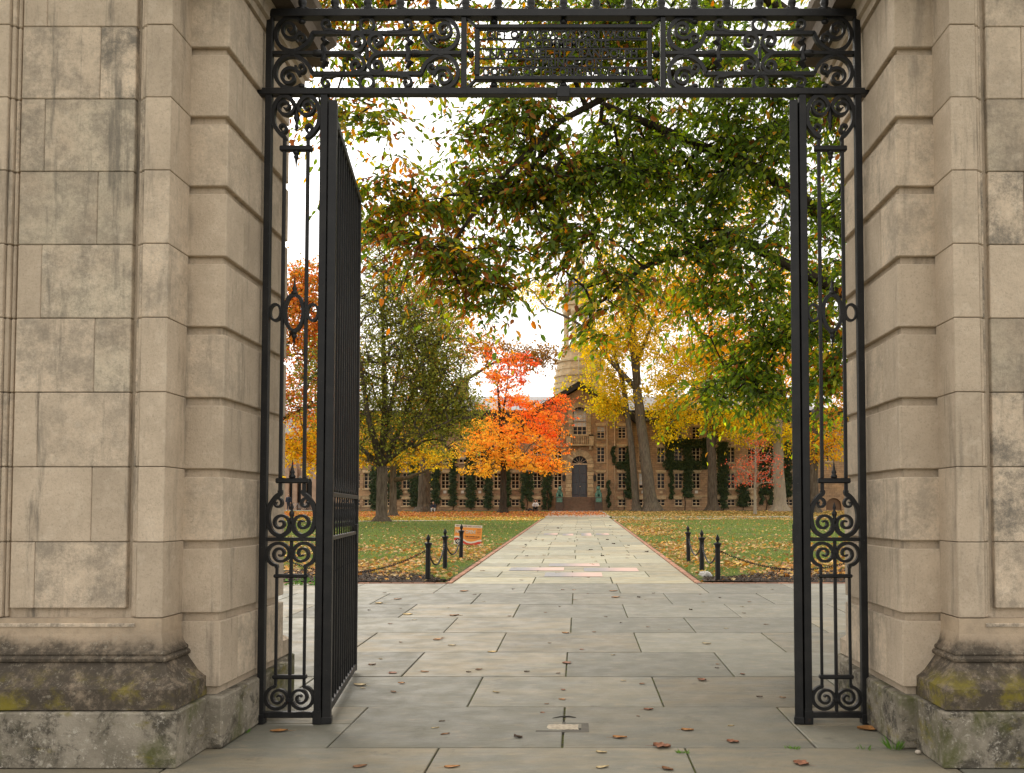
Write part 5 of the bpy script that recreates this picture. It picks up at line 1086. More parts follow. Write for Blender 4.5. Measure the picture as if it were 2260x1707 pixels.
def stander(px, Y, label):
    X = bX(px, Y); z = gz(Y); t = thing('person', (X, Y, z), label, 'person'); q = lambda x, y, h: (X + x, Y + y, z + h)
    b = MB().ell(q(0, -.02, 1.58), (.08, .10, .12)).ell(q(0, -.12, 1.57), (.018, .025, .025), 6, 5).tube([q(0, 0, 1.36), q(0, 0, 1.48)], [.055, .05], 8)
    for s in (-1, 1): b.ell(q(s * .08, 0, 1.58), (.012, .02, .03), 6, 5); hand(b, q(s * .25, -.10, .84), (0, -.2, -1), s)
    remesh(b, 'body', M_SKIN, t, .016); MB().ell(q(0, .02, 1.61), (.09, .105, .115)).build('hair', M_HAIR, t, True)
    m = MB().tube([q(0, 0, .80), q(0, 0, 1.05), q(0, 0, 1.28), q(0, 0, 1.42)], [.18, .165, .20, .09], 12)
    for s in (-1, 1): m.tube([q(s * .19, 0, 1.36), q(s * .26, .02, 1.10), q(s * .25, -.08, .88)], [.075, .06, .05], 8)
    remesh(m, 'coat', M_NAVY, t, .025); m = MB()
    for s in (-1, 1): m.tube([q(s * .09, 0, .86), q(s * .10, -.06 * s, .48), q(s * .10, .08 * s, .08)], [.10, .075, .05], 9)
    remesh(m, 'trousers', M_TROU, t, .025)
    for s in (-1, 1): MB().ell(q(s * .10, .08 * s - .06, .05), (.05, .13, .05)).build('shoe', M_SHIRT, t, True)
stander(637, 84, 'person in dark clothes standing on the far left walk, seen through the side panel')
M_TYRE = simple('tyre', (.02, .02, .02), None, 5, .8); M_BIKE = simple('bike_frame', (.35, .36, .38), None, 5, .4)
def bicycle(px, Y, label):
    X = bX(px, Y); z = gz(Y); t = thing('bicycle', (X, Y, z), label, 'bicycle', 'bicycles parked before the gothic building')
    for dx in (-.52, .52):
        w = MB().tube([(X + dx + .33 * math.cos(a * math.pi / 10), Y, z + .34 + .33 * math.sin(a * math.pi / 10)) for a in range(21)], .02, 6, False).build('wheel', M_TYRE, t)
        sp = MB()
        for a in range(6): sp.tube([(X + dx, Y, z + .34), (X + dx + .32 * math.cos(a * math.pi / 3), Y, z + .34 + .32 * math.sin(a * math.pi / 3))], .004, 3, False)
        tag(sp.build('spokes', M_BIKE, w), kind='stuff')
    P = {'r': (X - .52, Y, z + .34), 'b': (X - .08, Y, z + .32), 's': (X - .22, Y, z + .82), 'h': (X + .36, Y, z + .84), 'f': (X + .52, Y, z + .34)}
    m = MB()
    for a, b in (('r', 'b'), ('b', 's'), ('s', 'h'), ('b', 'h'), ('r', 's'), ('h', 'f')): m.tube([P[a], P[b]], .018, 6)
    m.build('frame', M_BIKE, t); MB().ell((X - .24, Y, z + .90), (.14, .06, .035)).build('saddle', M_TYRE, t, True); MB().tube([(X + .34, Y - .26, z + 1.0), (X + .36, Y, z + .98), (X + .34, Y + .26, z + 1.0)], .016, 6).build('handlebar', M_TYRE, t)
bicycle(652, 108, 'bicycle nearest the standing person before the gothic building'); bicycle(668, 108.8, 'middle one of the bicycles before the gothic building'); bicycle(681, 108, 'rightmost bicycle with pale frame before the gothic building')
# ------------------------------------------------------------------ trees
def grow(trunks, C, step, upw=.8, rmin=.012, pw=.42, sag=.12):
    """trunks: list of polylines [(x,y,z,r)...]; later ones start on the first. C: cluster points. returns branch edges"""
    pos, par, rad0 = [], [], []
    for tr in trunks:
        pts = [np.array(p[:3]) for p in tr]; rs = [p[3] for p in tr]
        if pos: d = np.linalg.norm(np.array(pos) - pts[0], axis=1); last = int(d.argmin())
        else: last = -1
        for i in range(len(pts)):
            if i == 0: pos.append(pts[0]); par.append(last); rad0.append(rs[0]); last = len(pos) - 1; continue
            n = max(1, int(np.linalg.norm(pts[i] - pts[i - 1]) / step))
            for k in range(1, n + 1):
                u = k / n; pos.append(pts[i - 1] * (1 - u) + pts[i] * u); par.append(last); rad0.append(rs[i - 1] * (1 - u) + rs[i] * u); last = len(pos) - 1
    nt = len(pos); pos = np.array(pos); lo = pos[0][2] + .22 * (pos[:, 2].max() - pos[0][2])
    ok = np.ones(nt, bool); ok[pos[:, 2] < lo] = False
    P = [pos]; cap = nt
    buf = np.zeros((nt + len(C) * 14, 3)); buf[:nt] = pos; use = np.zeros(len(buf), bool); use[:nt] = ok; par = par + [0] * (len(buf) - nt); cnt = nt; ends = []
    d0 = np.array([np.linalg.norm(pos[ok] - c, axis=1).min() for c in C]); order = np.argsort(d0)
    for ci in order:
        c = C[ci]; v = c - buf[:cnt]; d = np.linalg.norm(v, axis=1); cost = d + upw * np.maximum(0, -v[:, 2] + .25 * d); cost[~use[:cnt]] = 1e9; j = int(cost.argmin()); dist = d[j]
        n = int(np.clip(math.ceil(dist / step), 1, 13)); last = j; off = rng.normal(0, .09, 3) * dist
        for k in range(1, n + 1):
            u = k / n; p = buf[j] * (1 - u) + c * u + off * math.sin(math.pi * u); p[2] += sag * dist * math.sin(math.pi * u)
            buf[cnt] = p; par[cnt] = last; use[cnt] = True; last = cnt; cnt += 1
        ends.append(last)
    w = np.zeros(cnt)
    for e in ends: w[e] += 1
    for i in range(cnt - 1, -1, -1):
        if par[i] >= 0 and i != par[i]: w[par[i]] += w[i]
    rad = rmin * np.maximum(w, .6) ** pw; rad[:nt] = np.maximum(np.array(rad0), 0)
    return buf[:cnt], par[:cnt], rad, nt, ends
def limb_mesh(name, buf, par, rad, lo, hi, mat, parent, n=5):
    idx = [i for i in range(lo, hi) if par[i] >= 0]; A = buf[[par[i] for i in idx]]; B = buf[idx]; ra = np.minimum(rad[[par[i] for i in idx]], rad[idx] * 1.5); rb = rad[idx]
    D = unit(B - A); h = np.where(np.abs(D[:, 2:3]) > .9, np.array([[1., 0, 0]]), np.array([[0., 0, 1]])); S = unit(np.cross(D, h)); U = np.cross(S, D); m = len(idx)
    a = 2 * math.pi * np.arange(n) / n; cs = np.cos(a)[None, :, None]; sn = np.sin(a)[None, :, None]; off = S[:, None] * cs + U[:, None] * sn
    V = np.concatenate([A[:, None] + off * ra[:, None, None], B[:, None] + off * rb[:, None, None] + D[:, None] * rb[:, None, None] * .3], 1).reshape(-1, 3)
    k = np.arange(n); q = np.stack([k, (k + 1) % n, n + (k + 1) % n, n + k], 1)
    return np_mesh(name, V, (np.arange(m)[:, None, None] * 2 * n + q[None]).reshape(-1, 4), 4, mat, None, parent, True)
def trunk_mesh(name, tr, mat, parent, flare=.5, n=16):
    mb = MB(); pts = []; rs = []; r0 = tr[0][3]; b = Vector(tr[0][:3])
    pts.append(b + Vector((0, 0, -.15))); rs.append(r0 * (1 + flare * 1.5)); pts.append(b + Vector((0, 0, .12 * r0))); rs.append(r0 * (1 + flare)); pts.append(b + Vector((0, 0, .8 * r0))); rs.append(r0 * (1 + flare * .35))
    for i, p in enumerate(tr):
        if i == 0: pts.append(b.lerp(Vector(tr[1][:3]), .18)); rs.append(r0)
        else:
            q0, q1 = Vector(tr[i - 1][:3]), Vector(p[:3])
            for u in (.34, .67, 1.0):
                if i == 1 and u < .3: continue
                pts.append(q0.lerp(q1, u) + Vector((rng.normal(0, .03), 0, 0)) * p[3] * 2); rs.append(tr[i - 1][3] * (1 - u) + p[3] * u)
    mb.tube(pts, rs, n); nr = len(pts); 
    for i in range(min(4, nr)):          # buttressed roots
        for k in range(n):
            v = Vector(mb.v[i * n + k]); c = pts[i]; f = 1 + (.28 if i < 2 else .14 if i == 2 else .05) * math.sin(k / n * 2 * math.pi * 5 + tr[0][0]); mb.v[i * n + k] = tuple(c + (v - c) * f) if True else None
    return mb.build(name, mat, parent, True)
def ell_pts(blobs):
    C, tags = [], []
    for b in blobs:
        px, py, D, rx, ry, n, tg = b[:7]; dd = b[7] if len(b) > 7 else None
        c = np.array(at(px, py, D)); R = np.array([rx * D / F, dd or max(rx, ry) * D / F * .8, ry * D / F])
        u = unit(rng.normal(0, 1, (n, 3))) * (rng.random((n, 1)) ** .45); C.append(c + u * R); tags += [tg] * n
    return np.concatenate(C), np.array(tags)
def tree(name, label, blobs, trunks, pal, per, rad, L, mat_b, mat_l=None, step=.8, aspect=.75, flat=.7, fine=False, hang=-.5, upw=.8, rmin=.012, flare=.5, twigs=0, cat='tree', group=None, sag=.12, keep=None, n_t=16, seed=None):
    C, tg = ell_pts(blobs)
    base = trunks[0][0]; t = thing(name, (base[0], base[1], gz(base[1])), label, cat, group)
    if keep is not None: k = keep(C); C, tg = C[k], tg[k]
    buf, par, rd, nt, ends = grow(trunks, C, step, upw, rmin, .42, sag)
    trunk_mesh('trunk', trunks[0], mat_b, t, flare, n_t)
    n0 = 0
    for i, tr in enumerate(trunks[1:]):
        MB().tube([Vector(trunks[0][-1][:3]) if False else Vector(tr[0][:3])] + [Vector(p[:3]) for p in tr[1:]], [p[3] for p in tr], 9).build('limb', mat_b, t, True)
    tag(limb_mesh('branches', buf, par, rd, nt, len(buf), mat_b, t, 5), kind='stuff')
    m = rng.poisson(per, len(C)); ci = np.repeat(np.arange(len(C)), m); n = len(ci)
    if fine: return sprays(t, C, tg, per, rad, L, aspect, pal, mat_b, mat_l, rmin)
    nb_ = 7; sub = rng.normal(0, 1, (len(C), nb_, 3)) * np.array([1, 1, flat]) * rad * .60
    G = sub[ci, rng.integers(0, nb_, n)] + rng.normal(0, 1, (n, 3)) * np.array([[1, 1, flat]]) * rad * .20
    P = C[ci] + G
    if twigs:
        tp = rng.integers(0, n, min(n, twigs * len(C))); A = C[ci[tp]]; Bq = P[tp]; S = unit(np.cross(Bq - A, rng.normal(0, 1, A.shape))) * rmin * .45
        V = np.stack([A - S, A + S, Bq], 1).reshape(-1, 3); S2 = unit(np.cross(Bq - A, S)) * rmin * .45; V2 = np.stack([A - S2, A + S2, Bq], 1).reshape(-1, 3)
        tag(np_mesh('twigs', np.concatenate([V, V2]), np.arange(6 * len(A)).reshape(-1, 3), 3, mat_b, None, t), kind='stuff')
    col = pal(P, tg[ci], n, ci)
    T = unit(G + 1e-6) * .8 + rng.normal(0, .55, (n, 3)) + np.array([[0, 0, hang]]); N = rng.normal(0, .6, (n, 3)) + np.array([[0, -.6, .65]])
    ln = L * rng.uniform(.65, 1.25, n)
    leaves('crown', P, ln, ln * aspect * rng.uniform(.75, 1.2, n), T, N, np.clip(col, .004, .95), mat_l or M_LEAF_FAR, t, fine)
    return t
def edge_mesh(name, A, B, ra, rb, mat, parent, n=4):
    D = unit(B - A); h = np.where(np.abs(D[:, 2:3]) > .9, np.array([[1., 0, 0]]), np.array([[0., 0, 1]])); S = unit(np.cross(D, h)); U = np.cross(S, D)
    a = 2 * math.pi * np.arange(n) / n; off = S[:, None] * np.cos(a)[None, :, None] + U[:, None] * np.sin(a)[None, :, None]
    V = np.concatenate([A[:, None] + off * ra, B[:, None] + off * rb], 1).reshape(-1, 3); k = np.arange(n); q = np.stack([k, (k + 1) % n, n + (k + 1) % n, n + k], 1)
    return np_mesh(name, V, (np.arange(len(A))[:, None, None] * 2 * n + q[None]).reshape(-1, 4), 4, mat, None, parent, True)
def sprays(t, C, tg, per, rad, L, aspect, pal, mat_b, mat_l, rmin):
    """leaves set alternately along drooping twigs that fan out of each branch end"""
    nt = 9; m = max(3, int(per / nt)); nc = len(C)
    main = unit(np.stack([rng.normal(-.35, .7, nc), rng.normal(-.2, .7, nc), rng.normal(-.15, .25, nc)], 1))
    d = unit(main[:, None] * .75 + rng.normal(0, .62, (nc, nt, 3)) * np.array([1, 1, .55])); l = rad * rng.uniform(.6, 1.7, (nc, nt, 1))
    C0 = C[:, None] - main[:, None] * rad * .6
    pt_ = lambda u: C0[:, :, None] * 1.0 + d[:, :, None] * l[:, :, None] * u - np.array([0, 0, 1.]) * (.34 * l[:, :, None] * u ** 2)
    u = np.linspace(.16, 1.0, m)[None, None, :, None] + rng.normal(0, .03, (nc, nt, m, 1)); P = pt_(u)
    p0, p1, p2 = (pt_(np.full((nc, nt, 1, 1), q))[:, :, 0].reshape(-1, 3) for q in (0., .5, 1.))
    tag(edge_mesh('twigs', np.concatenate([p0, p1]), np.concatenate([p1, p2]), rmin * .55, rmin * .32, mat_b, t), kind='stuff')
    side = unit(np.cross(d, np.array([0, 0, 1.]))); alt = np.where(np.arange(m) % 2, 1., -1.)[None, None, :, None] * rng.uniform(.4, 1.1, (nc, nt, m, 1))
    T = d[:, :, None] * .75 + side[:, :, None] * alt * .8 + np.array([0, 0, -.55]) + rng.normal(0, .28, (nc, nt, m, 3))
    N = np.array([0, -.55, .8]) + rng.normal(0, .5, (nc, nt, m, 3)); P = P.reshape(-1, 3); n = len(P); ci = np.repeat(np.arange(nc), nt * m)
    ln = L * rng.uniform(.6, 1.25, n); leaves('crown', P, ln, ln * aspect * rng.uniform(.8, 1.2, n), T.reshape(-1, 3), N.reshape(-1, 3), np.clip(pal(P, tg[ci], n, ci), .004, .95), mat_l, t, True)
    return t
def jitter(base, n, a=.22): return base * np.clip(rng.normal(1, a, (n, 1)), .5, 1.6)
def choose(pal, p, n): pal = np.array(pal); return pal[rng.choice(len(pal), n, p=np.array(p) / sum(p))]
GRN = [(.105, .165, .014), (.165, .225, .017), (.066, .112, .013), (.30, .31, .022)]
ORG = [(.40, .13, .022), (.48, .22, .026), (.46, .32, .035), (.24, .075, .022), (.34, .28, .03)]
def g3(px, D): return bX(px, D)
def node(px, py, D, r): x, y, z = at(px, py, D); return (x, y, z, r)
def gnode(px, D, r): return (bX(px, D), D, gz(D), r)

# big overhanging tree whose trunk stands behind the right pier
def pal_canopy(P, tg, n, ci):
    c = jitter(choose(GRN, (3, 3, 2, 1.4), n), n, .25); o = jitter(choose(ORG, (3, 3, 2, 2, 2), n), n, .25)
    clp = rng.random(int(ci.max()) + 1); p = np.where(tg == 'g', .04, np.where(tg == 'm', .24, .44)) * (.35 + 1.3 * clp[ci]); k = rng.random(n) < p; c[k] = o[k]; return c
TT = [(7.6, 15.2, gz(15.2), .42), (7.5, 15.1, 3.2, .36), (7.3, 15, 6.2, .30), (7.0, 14.9, 9.0, .22)]
LIMBS = [[(7.3, 15, 6.2, .13), node(1700, 120, 14, .09), node(1400, 180, 13, .065), node(1236, 268, 12, .042), node(1080, 418, 11.6, .035), node(985, 560, 11.3, .015)],
         [(7.4, 15, 4.8, .15), node(1690, 385, 13.5, .10), node(1480, 295, 12.6, .07), node(1330, 230, 12.1, .04)], [(7.45, 15, 4.2, .14), node(1610, 520, 13, .07), node(1420, 590, 12.6, .04), node(1310, 680, 12.1, .018)],
         [(7.1, 15, 8.2, .14), node(1500, -150, 13, .09), node(1000, -90, 12, .07), node(790, 60, 11.2, .03), node(745, 200, 11, .012)], [(7.5, 15, 3.6, .10), node(1760, 700, 13.8, .05), node(1660, 850, 13.5, .02)], [node(1236, 300, 12, .045), node(1120, 425, 11.8, .03), node(985, 432, 11.5, .014)]]
CAN = [(1500, 90, 12.6, 340, 150, 77, 'g'), (1250, 60, 12, 240, 110, 42, 'm'), (1780, 180, 13.4, 90, 180, 26, 'm'), (1820, 700, 14, 70, 180, 18, 'm'), (950, 70, 11.6, 240, 80, 34, 'o'), (730, 80, 11.2, 90, 90, 13, 'o'), (705, 250, 11, 60, 70, 5, 'o'), (800, 270, 11, 50, 80, 5, 'o'), (1110, 280, 12, 150, 75, 28, 'm'), (885, 440, 11.5, 125, 50, 17, 'o'), (1060, 430, 12, 160, 75, 28, 'm'), (970, 550, 11.5, 110, 55, 16, 'o'), (1120, 580, 11.6, 80, 70, 10, 'm'), (1190, 400, 12, 90, 90, 14, 'm'), (840, 515, 11.4, 50, 25, 4, 'o'), (1010, 620, 11.5, 60, 30, 4, 'o'), (1240, 520, 12, 70, 80, 12, 'm'), (1085, 665, 11.6, 35, 35, 3, 'm'),
       (1300, 380, 12.5, 140, 120, 42, 'g'), (1500, 350, 13, 220, 130, 64, 'g'), (1680, 300, 13, 110, 200, 50, 'g'), (1420, 530, 12.5, 150, 55, 14, 'g'), (1345, 640, 12, 60, 55, 8, 'm'), (1300, 725, 12, 30, 40, 2, 'm'), (1600, 560, 13, 150, 100, 33, 'g'), (1690, 720, 13.6, 85, 150, 30, 'g'), (1660, 850, 13.6, 90, 70, 16, 'g'), (1575, 850, 13.6, 45, 45, 5, 'g'), (1560, 700, 13.4, 50, 50, 6, 'g'), (1830, 450, 14, 90, 380, 55, 'g'), (1820, 850, 14.2, 60, 110, 11, 'm'), (620, 40, 11.6, 60, 60, 5, 'o'), (1900, 150, 13.5, 120, 200, 17, 'g')]
tree('overhanging_tree', 'large green leaved tree overhanging the gateway from behind the right pier', CAN, [TT] + LIMBS, pal_canopy, 72, .60, .118, M_BARK_DARK, M_LEAF, .55, .50, .75, True, -.75, .25, .0075, .5, 8, sag=.03)

# olive-green tree on the left lawn
D = 51; TG = [gnode(842, D, .37), node(843, 1085, D, .33), node(843, 1030, D, .32)]
LG = [[node(843, 1030, D, .26), node(812, 920, D - 1, .16), node(790, 760, D - 1.5, .08), node(785, 600, D - 1, .03)], [node(843, 1030, D, .26), node(850, 900, D, .19), node(845, 720, D, .10), node(850, 520, D, .025)], [node(843, 1030, D, .22), node(890, 930, D + .5, .15), node(930, 800, D + 1, .08), node(965, 680, D + 1, .03)], [node(843, 1025, D, .18), node(930, 960, D - 1, .10), node(1020, 915, D - 1, .03)], [node(843, 1030, D, .18), node(780, 975, D, .10), node(700, 900, D, .04)], [node(850, 960, D, .16), node(880, 820, D + 1.5, .08), node(900, 640, D + 1.5, .025)]]
def pal_olive(P, tg, n, ci):
    c = jitter(choose([(.175, .19, .036), (.23, .235, .044), (.13, .145, .03), (.31, .27, .045)], (3, 3, 2, 1.2), n), n, .25); k = rng.random(n) < .05; c[k] = jitter(choose(ORG, (1, 2, 3, 1, 2), n), n)[k]; return c
tree('lawn_tree', 'tall olive green tree with many upright branches on the left lawn', [(880, 800, D, 155, 140, 185, 'a'), (850, 630, D, 95, 105, 100, 'a'), (960, 780, D, 70, 90, 50, 'a'), (965, 880, D, 95, 80, 84, 'a'), (1010, 900, D, 50, 50, 22, 'a'), (930, 960, D, 110, 45, 46, 'a'), (775, 880, D, 80, 120, 56, 'a'), (930, 720, D, 90, 90, 50, 'a'), (700, 850, D, 60, 130, 26, 'a'), (820, 980, D, 80, 40, 24, 'a'), (800, 540, D, 30, 60, 12, 'a'), (870, 530, D, 35, 50, 12, 'a')], [TG] + LG, pal_olive, 56, 1.05, .165, M_BARK, None, .9, .7, .8, False, -.2, .9, .026, .55, 9)

# yellow tree with grey trunk and low boughs
D = 63; tree('yellow_tree', 'yellow leaved tree with smooth grey trunk and low boughs behind the olive tree', [(900, 1010, D, 75, 28, 34, 'y'), (760, 1010, D, 90, 45, 60, 'y'), (950, 1000, D, 40, 22, 12, 'y'), (840, 960, D, 120, 50, 46, 'y'), (690, 960, D, 60, 60, 40, 'y'), (980, 1015, D - 2, 25, 12, 5, 'y')],
     [[gnode(868, D, .30), node(867, 1060, D, .25), node(869, 1010, D, .22), node(862, 940, D, .18)], [node(866, 1060, D, .20), node(900, 1055, D - .5, .15), node(950, 1035, D - 1, .08), node(990, 1010, D - 1, .03)], [node(866, 1070, D, .16), node(840, 1040, D, .12), node(790, 1000, D, .05)]],
     lambda P, tg, n, ci: jitter(choose([(.56, .37, .035), (.62, .44, .045), (.48, .27, .03), (.36, .32, .04)], (3, 3, 2, 1), n), n), 48, .9, .18, M_BARK_GREY, None, 1.0, .8, .5, twigs=3)
# stout dark trunk with orange crown
D = 77; tree('orange_tree', 'stout brown trunked tree with orange crown behind the olive tree', [(985, 690, D, 95, 75, 62, 'o'), (1050, 770, D, 70, 35, 32, 'o'), (1150, 785, D, 85, 22, 38, 'b'), (920, 640, D, 80, 90, 40, 'o'), (1000, 590, D, 50, 40, 14, 'o'), (1190, 800, D, 35, 16, 6, 'b'), (930, 850, D, 100, 100, 46, 'o')],
     [[gnode(937, D, .64), node(936, 1075, D, .56), node(938, 1030, D, .54), node(950, 900, D, .5), node(960, 760, D, .28)], [node(945, 950, D, .34), node(1010, 850, D, .2), node(1100, 795, D, .09), node(1190, 790, D, .03)], [node(950, 900, D, .3), node(910, 780, D, .16), node(900, 650, D, .05)]],
     lambda P, tg, n, ci: np.where((tg == 'b')[:, None], jitter(choose([(.24, .12, .025), (.30, .16, .03), (.16, .10, .025)], (1, 1, 1), n), n), jitter(choose([(.50, .22, .035), (.44, .16, .03), (.52, .32, .04), (.22, .15, .03)], (3, 2, 2, 1), n), n)), 46, 1.2, .24, M_BARK, None, 1.2, .8, .6, twigs=4, flare=.45)
# orange maple behind the left side panel
D = 58; tree('orange_maple', 'orange and yellow maple seen through the left side panel', [(668, 700, D, 90, 115, 150, 'o'), (680, 860, D, 110, 100, 110, 'o'), (670, 985, D, 110, 45, 70, 'y'), (720, 760, D, 60, 90, 66, 'o'), (670, 620, D, 60, 50, 34, 'o')],
     [[(-24.0, D, gz(D), .5), (-23.6, D, 5, .42), (-22.5, D, 9, .3), (-20.5, D, 13, .14)], [(-23.6, D, 5, .25), (-20.5, D - .5, 8, .14), (-17.5, D, 9.5, .05)]],
     lambda P, tg, n, ci: np.where((tg == 'y')[:, None] & (rng.random(n) < .8)[:, None], jitter(choose([(.60, .38, .03), (.55, .30, .03), (.62, .46, .05)], (1, 1, 1), n), n), jitter(choose([(.58, .20, .045), (.56, .27, .05), (.48, .14, .05), (.20, .17, .035)], (3, 3, 2, 2.2), n), n)), 46, .95, .20, M_BARK_DARK, None, 1.0, .85, .6, twigs=3)
# red maple before the hall
D = 73.6
def pal_maple(P, tg, n, ci):
    x = (P[:, 0] - bX(1110, D)) / 5.0; z = (P[:, 2] - 9) / 6.0; s = np.clip(.24 + .36 * x + .50 * z + rng.normal(0, .20, n) + .18 * np.sin(P[:, 0] * 1.9 + P[:, 2] * 2.3), 0, 1)[:, None]
    a, b, c = np.array([[.84, .53, .085]]), np.array([[.82, .32, .065]]), np.array([[.72, .14, .065]])
    return jitter(np.where(s < .5, a + (b - a) * s * 2, b + (c - b) * (s - .5) * 2) * np.where(rng.random((n, 1)) < .14, .55, 1.0), n, .2)
tree('red_maple', 'brilliant red and orange maple with slim dark trunk before the hall', [(1105, 825, D, 62, 60, 60, 'r'), (1150, 800, D, 30, 35, 12, 'r'), (1185, 915, D, 70, 38, 62, 'r'), (1100, 950, D, 85, 35, 62, 'r'), (1060, 985, D, 70, 24, 44, 'r'), (1140, 1022, D, 100, 22, 74, 'r'), (1215, 960, D, 48, 55, 50, 'r'), (1110, 885, D, 70, 25, 32, 'r'), (1130, 975, D, 100, 30, 60, 'r'), (1060, 1040, D, 40, 14, 10, 'r'), (1210, 1030, D, 45, 18, 16, 'r'), (1235, 890, D, 28, 22, 10, 'r')],
     [[gnode(1110, D, .36), node(1111, 1080, D, .28), node(1111, 1030, D, .25), node(1106, 940, D, .16), node(1098, 850, D, .07)], [node(1111, 1030, D, .14), node(1140, 960, D, .09), node(1185, 900, D, .03)], [node(1111, 1035, D, .12), node(1085, 980, D, .07), node(1050, 950, D, .03)], [node(1106, 940, D, .1), node(1118, 860, D, .06), node(1125, 790, D, .02)]],
     pal_maple, 35, .74, .185, M_BARK_DARK, None, .9, .95, .32, twigs=3, upw=.5)
# elms and their neighbours right of the door
GOLD = [(.66, .44, .028), (.58, .43, .034), (.44, .39, .036), (.72, .52, .04), (.30, .31, .03)]
def pal_gold(P, tg, n, ci): return jitter(choose(GOLD, (3, 3, 2.4, 2, 1.6), n), n, .2)
def pal_amber(P, tg, n, ci): return jitter(choose([(.66, .36, .028), (.70, .45, .035), (.54, .27, .025), (.46, .37, .035)], (3, 3, 2, 1), n), n, .2)
D = 80
tree('leaning_elm', 'tall golden elm with thick leaning trunk and spreading limbs right of the door', [(1330, 770, D, 60, 55, 34, 'g'), (1275, 838, D, 40, 18, 5, 'g'), (1345, 890, D, 35, 32, 34, 'g'), (1430, 720, D, 90, 90, 102, 'g'), (1200, 640, D, 50, 28, 13, 'g'), (1150, 640, D, 35, 22, 7, 'g'), (1480, 640, D, 70, 70, 56, 'g'), (1390, 610, D, 80, 70, 62, 'g'), (1330, 660, D, 50, 60, 22, 'g'), (1320, 560, D, 40, 70, 16, 'g'), (1500, 800, D, 60, 60, 53, 'g'), (1485, 905, D, 60, 26, 40, 'g'), (1450, 850, D, 40, 30, 19, 'g'), (1290, 440, D, 50, 90, 12, 'g'), (1400, 420, D, 110, 110, 53, 'g'), (1470, 950, D, 16, 22, 9, 'g')],
     [[gnode(1438, D, .68), node(1424, 1010, D, .52), node(1412, 920, D, .48), node(1406, 860, D, .44)], [node(1406, 860, D, .30), node(1350, 800, D, .22), node(1300, 732, D - .5, .16), node(1262, 705, D - .5, .13), node(1205, 680, D - 1, .09), node(1180, 648, D - 1, .05), node(1130, 628, D - 1, .02)], [node(1406, 860, D, .32), node(1392, 740, D, .24), node(1364, 640, D, .17), node(1340, 480, D, .06)], [node(1408, 850, D, .32), node(1404, 770, D, .26), node(1388, 660, D, .16), node(1400, 500, D, .05)], [node(1406, 800, D, .2), node(1440, 712, D, .18), node(1470, 640, D, .12), node(1478, 560, D, .05)], [node(1414, 930, D, .16), node(1470, 918, D, .12), node(1500, 890, D, .05)]],
     pal_gold, 66, 1.15, .23, M_BARK_GREY, None, 1.1, .8, .8, twigs=3, flare=.55, hang=-.6)
tree('slim_elm', 'slimmer elm trunk standing close beside the leaning elm', [(1350, 850, D + 1, 40, 30, 22, 'g'), (1340, 740, D + 1, 60, 60, 37, 'g'), (1330, 830, D + 1, 30, 30, 8, 'g')], [[gnode(1405, D + .6, .38), node(1396, 1010, D + .6, .31), node(1386, 930, D + .6, .27), node(1376, 850, D + .8, .24), node(1350, 760, D + 1, .10)]], pal_gold, 60, 1.1, .23, M_BARK_GREY, None, 1.1, .8, .8, twigs=3, flare=.6)
D = 82; tree('twin_elm', 'tall straight elm with forked twin stems and amber crown', [(1560, 660, D, 110, 70, 102, 'a'), (1620, 760, D, 100, 70, 96, 'a'), (1560, 800, D, 80, 50, 56, 'g'), (1600, 930, D, 45, 22, 31, 'g'), (1640, 850, D, 70, 45, 46, 'g'), (1540, 560, D, 110, 60, 62, 'a'), (1600, 430, D, 130, 100, 62, 'a'), (1525, 890, D, 40, 30, 22, 'g')],
     [[gnode(1573, D, .52), node(1572, 1040, D, .44), node(1568, 960, D, .42), node(1562, 860, D, .32), node(1570, 700, D, .16)], [node(1574, 985, D, .20), node(1592, 920, D, .15), node(1600, 840, D, .12), node(1640, 720, D, .04)]],
     lambda P, tg, n, ci: np.where((tg == 'a')[:, None], pal_amber(P, tg, n, ci), pal_gold(P, tg, n, ci)), 64, 1.2, .24, M_BARK, None, 1.2, .8, .75, twigs=3, flare=.5, hang=-.6)
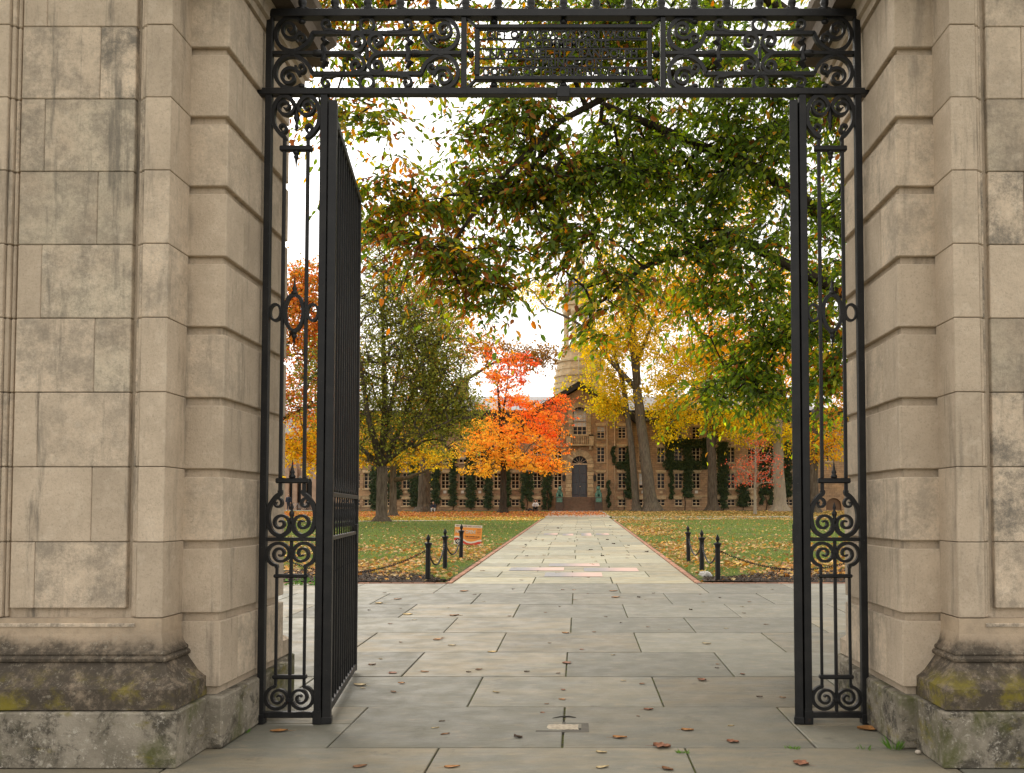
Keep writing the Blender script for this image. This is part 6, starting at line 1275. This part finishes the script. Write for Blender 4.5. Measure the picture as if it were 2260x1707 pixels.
tree('pale_trunk_tree', 'tree with pale smooth trunk and yellow leaves near the right gate post', [(1660, 955, D - 2, 45, 20, 25, 'g'), (1720, 800, D - 2, 100, 80, 102, 'a'), (1700, 900, D - 2, 60, 30, 34, 'g'), (1740, 640, D - 2, 110, 80, 68, 'a'), (1760, 960, D - 2, 40, 30, 19, 'g')],
     [[gnode(1722, D - 2, .62), node(1719, 1030, D - 2, .50), node(1716, 960, D - 2, .46), node(1720, 850, D - 2, .32), node(1730, 700, D - 2, .12)], [node(1716, 970, D - 2, .22), node(1698, 940, D - 2, .17), node(1680, 880, D - 2, .06)]],
     lambda P, tg, n, ci: np.where((tg == 'a')[:, None], pal_amber(P, tg, n, ci), pal_gold(P, tg, n, ci)), 64, 1.2, .24, M_BARK_PALE, None, 1.2, .8, .75, twigs=3, flare=.55, hang=-.5)
D = 74; tree('yellow_orange_tree', 'yellow and orange tree seen through the right side panel', [(1830, 960, D, 50, 45, 40, 'a'), (1850, 860, D, 60, 70, 44, 'g'), (1810, 780, D, 60, 80, 40, 'a'), (1800, 1000, D, 30, 30, 12, 'a')], [[gnode(1797, D, .45), node(1796, 1040, D, .38), node(1800, 940, D, .3), node(1815, 820, D, .15)]],
     lambda P, tg, n, ci: jitter(choose([(.55, .34, .03), (.58, .24, .035), (.5, .38, .04)], (2, 1, 1), n), n), 46, 1.0, .22, M_BARK, None, 1.1, .8, .75, twigs=3)
# sapling with the last red leaves
D = 68.6; SAP = [gnode(1666, D, .14), node(1666, 1080, D, .11), node(1667, 1040, D, .10), node(1668, 985, D, .05)]
tree('red_sapling', 'small bare branched sapling with a few coral red leaves on the right lawn', [(1640, 1055, D, 32, 20, 30, 'r'), (1695, 1050, D, 36, 24, 30, 'r'), (1665, 1010, D, 48, 42, 54, 'r'), (1668, 975, D, 30, 22, 20, 'b'), (1625, 1030, D, 22, 22, 12, 'r'), (1712, 1020, D, 22, 28, 12, 'r')], [SAP],
     lambda P, tg, n, ci: jitter(choose([(.62, .14, .085), (.58, .10, .06), (.60, .26, .10)], (3, 2, 1), n), n), 7, .34, .14, M_BARK_PALE, None, .5, .8, .8, upw=1.6, rmin=.011, flare=.2, sag=.02, twigs=3, n_t=10)
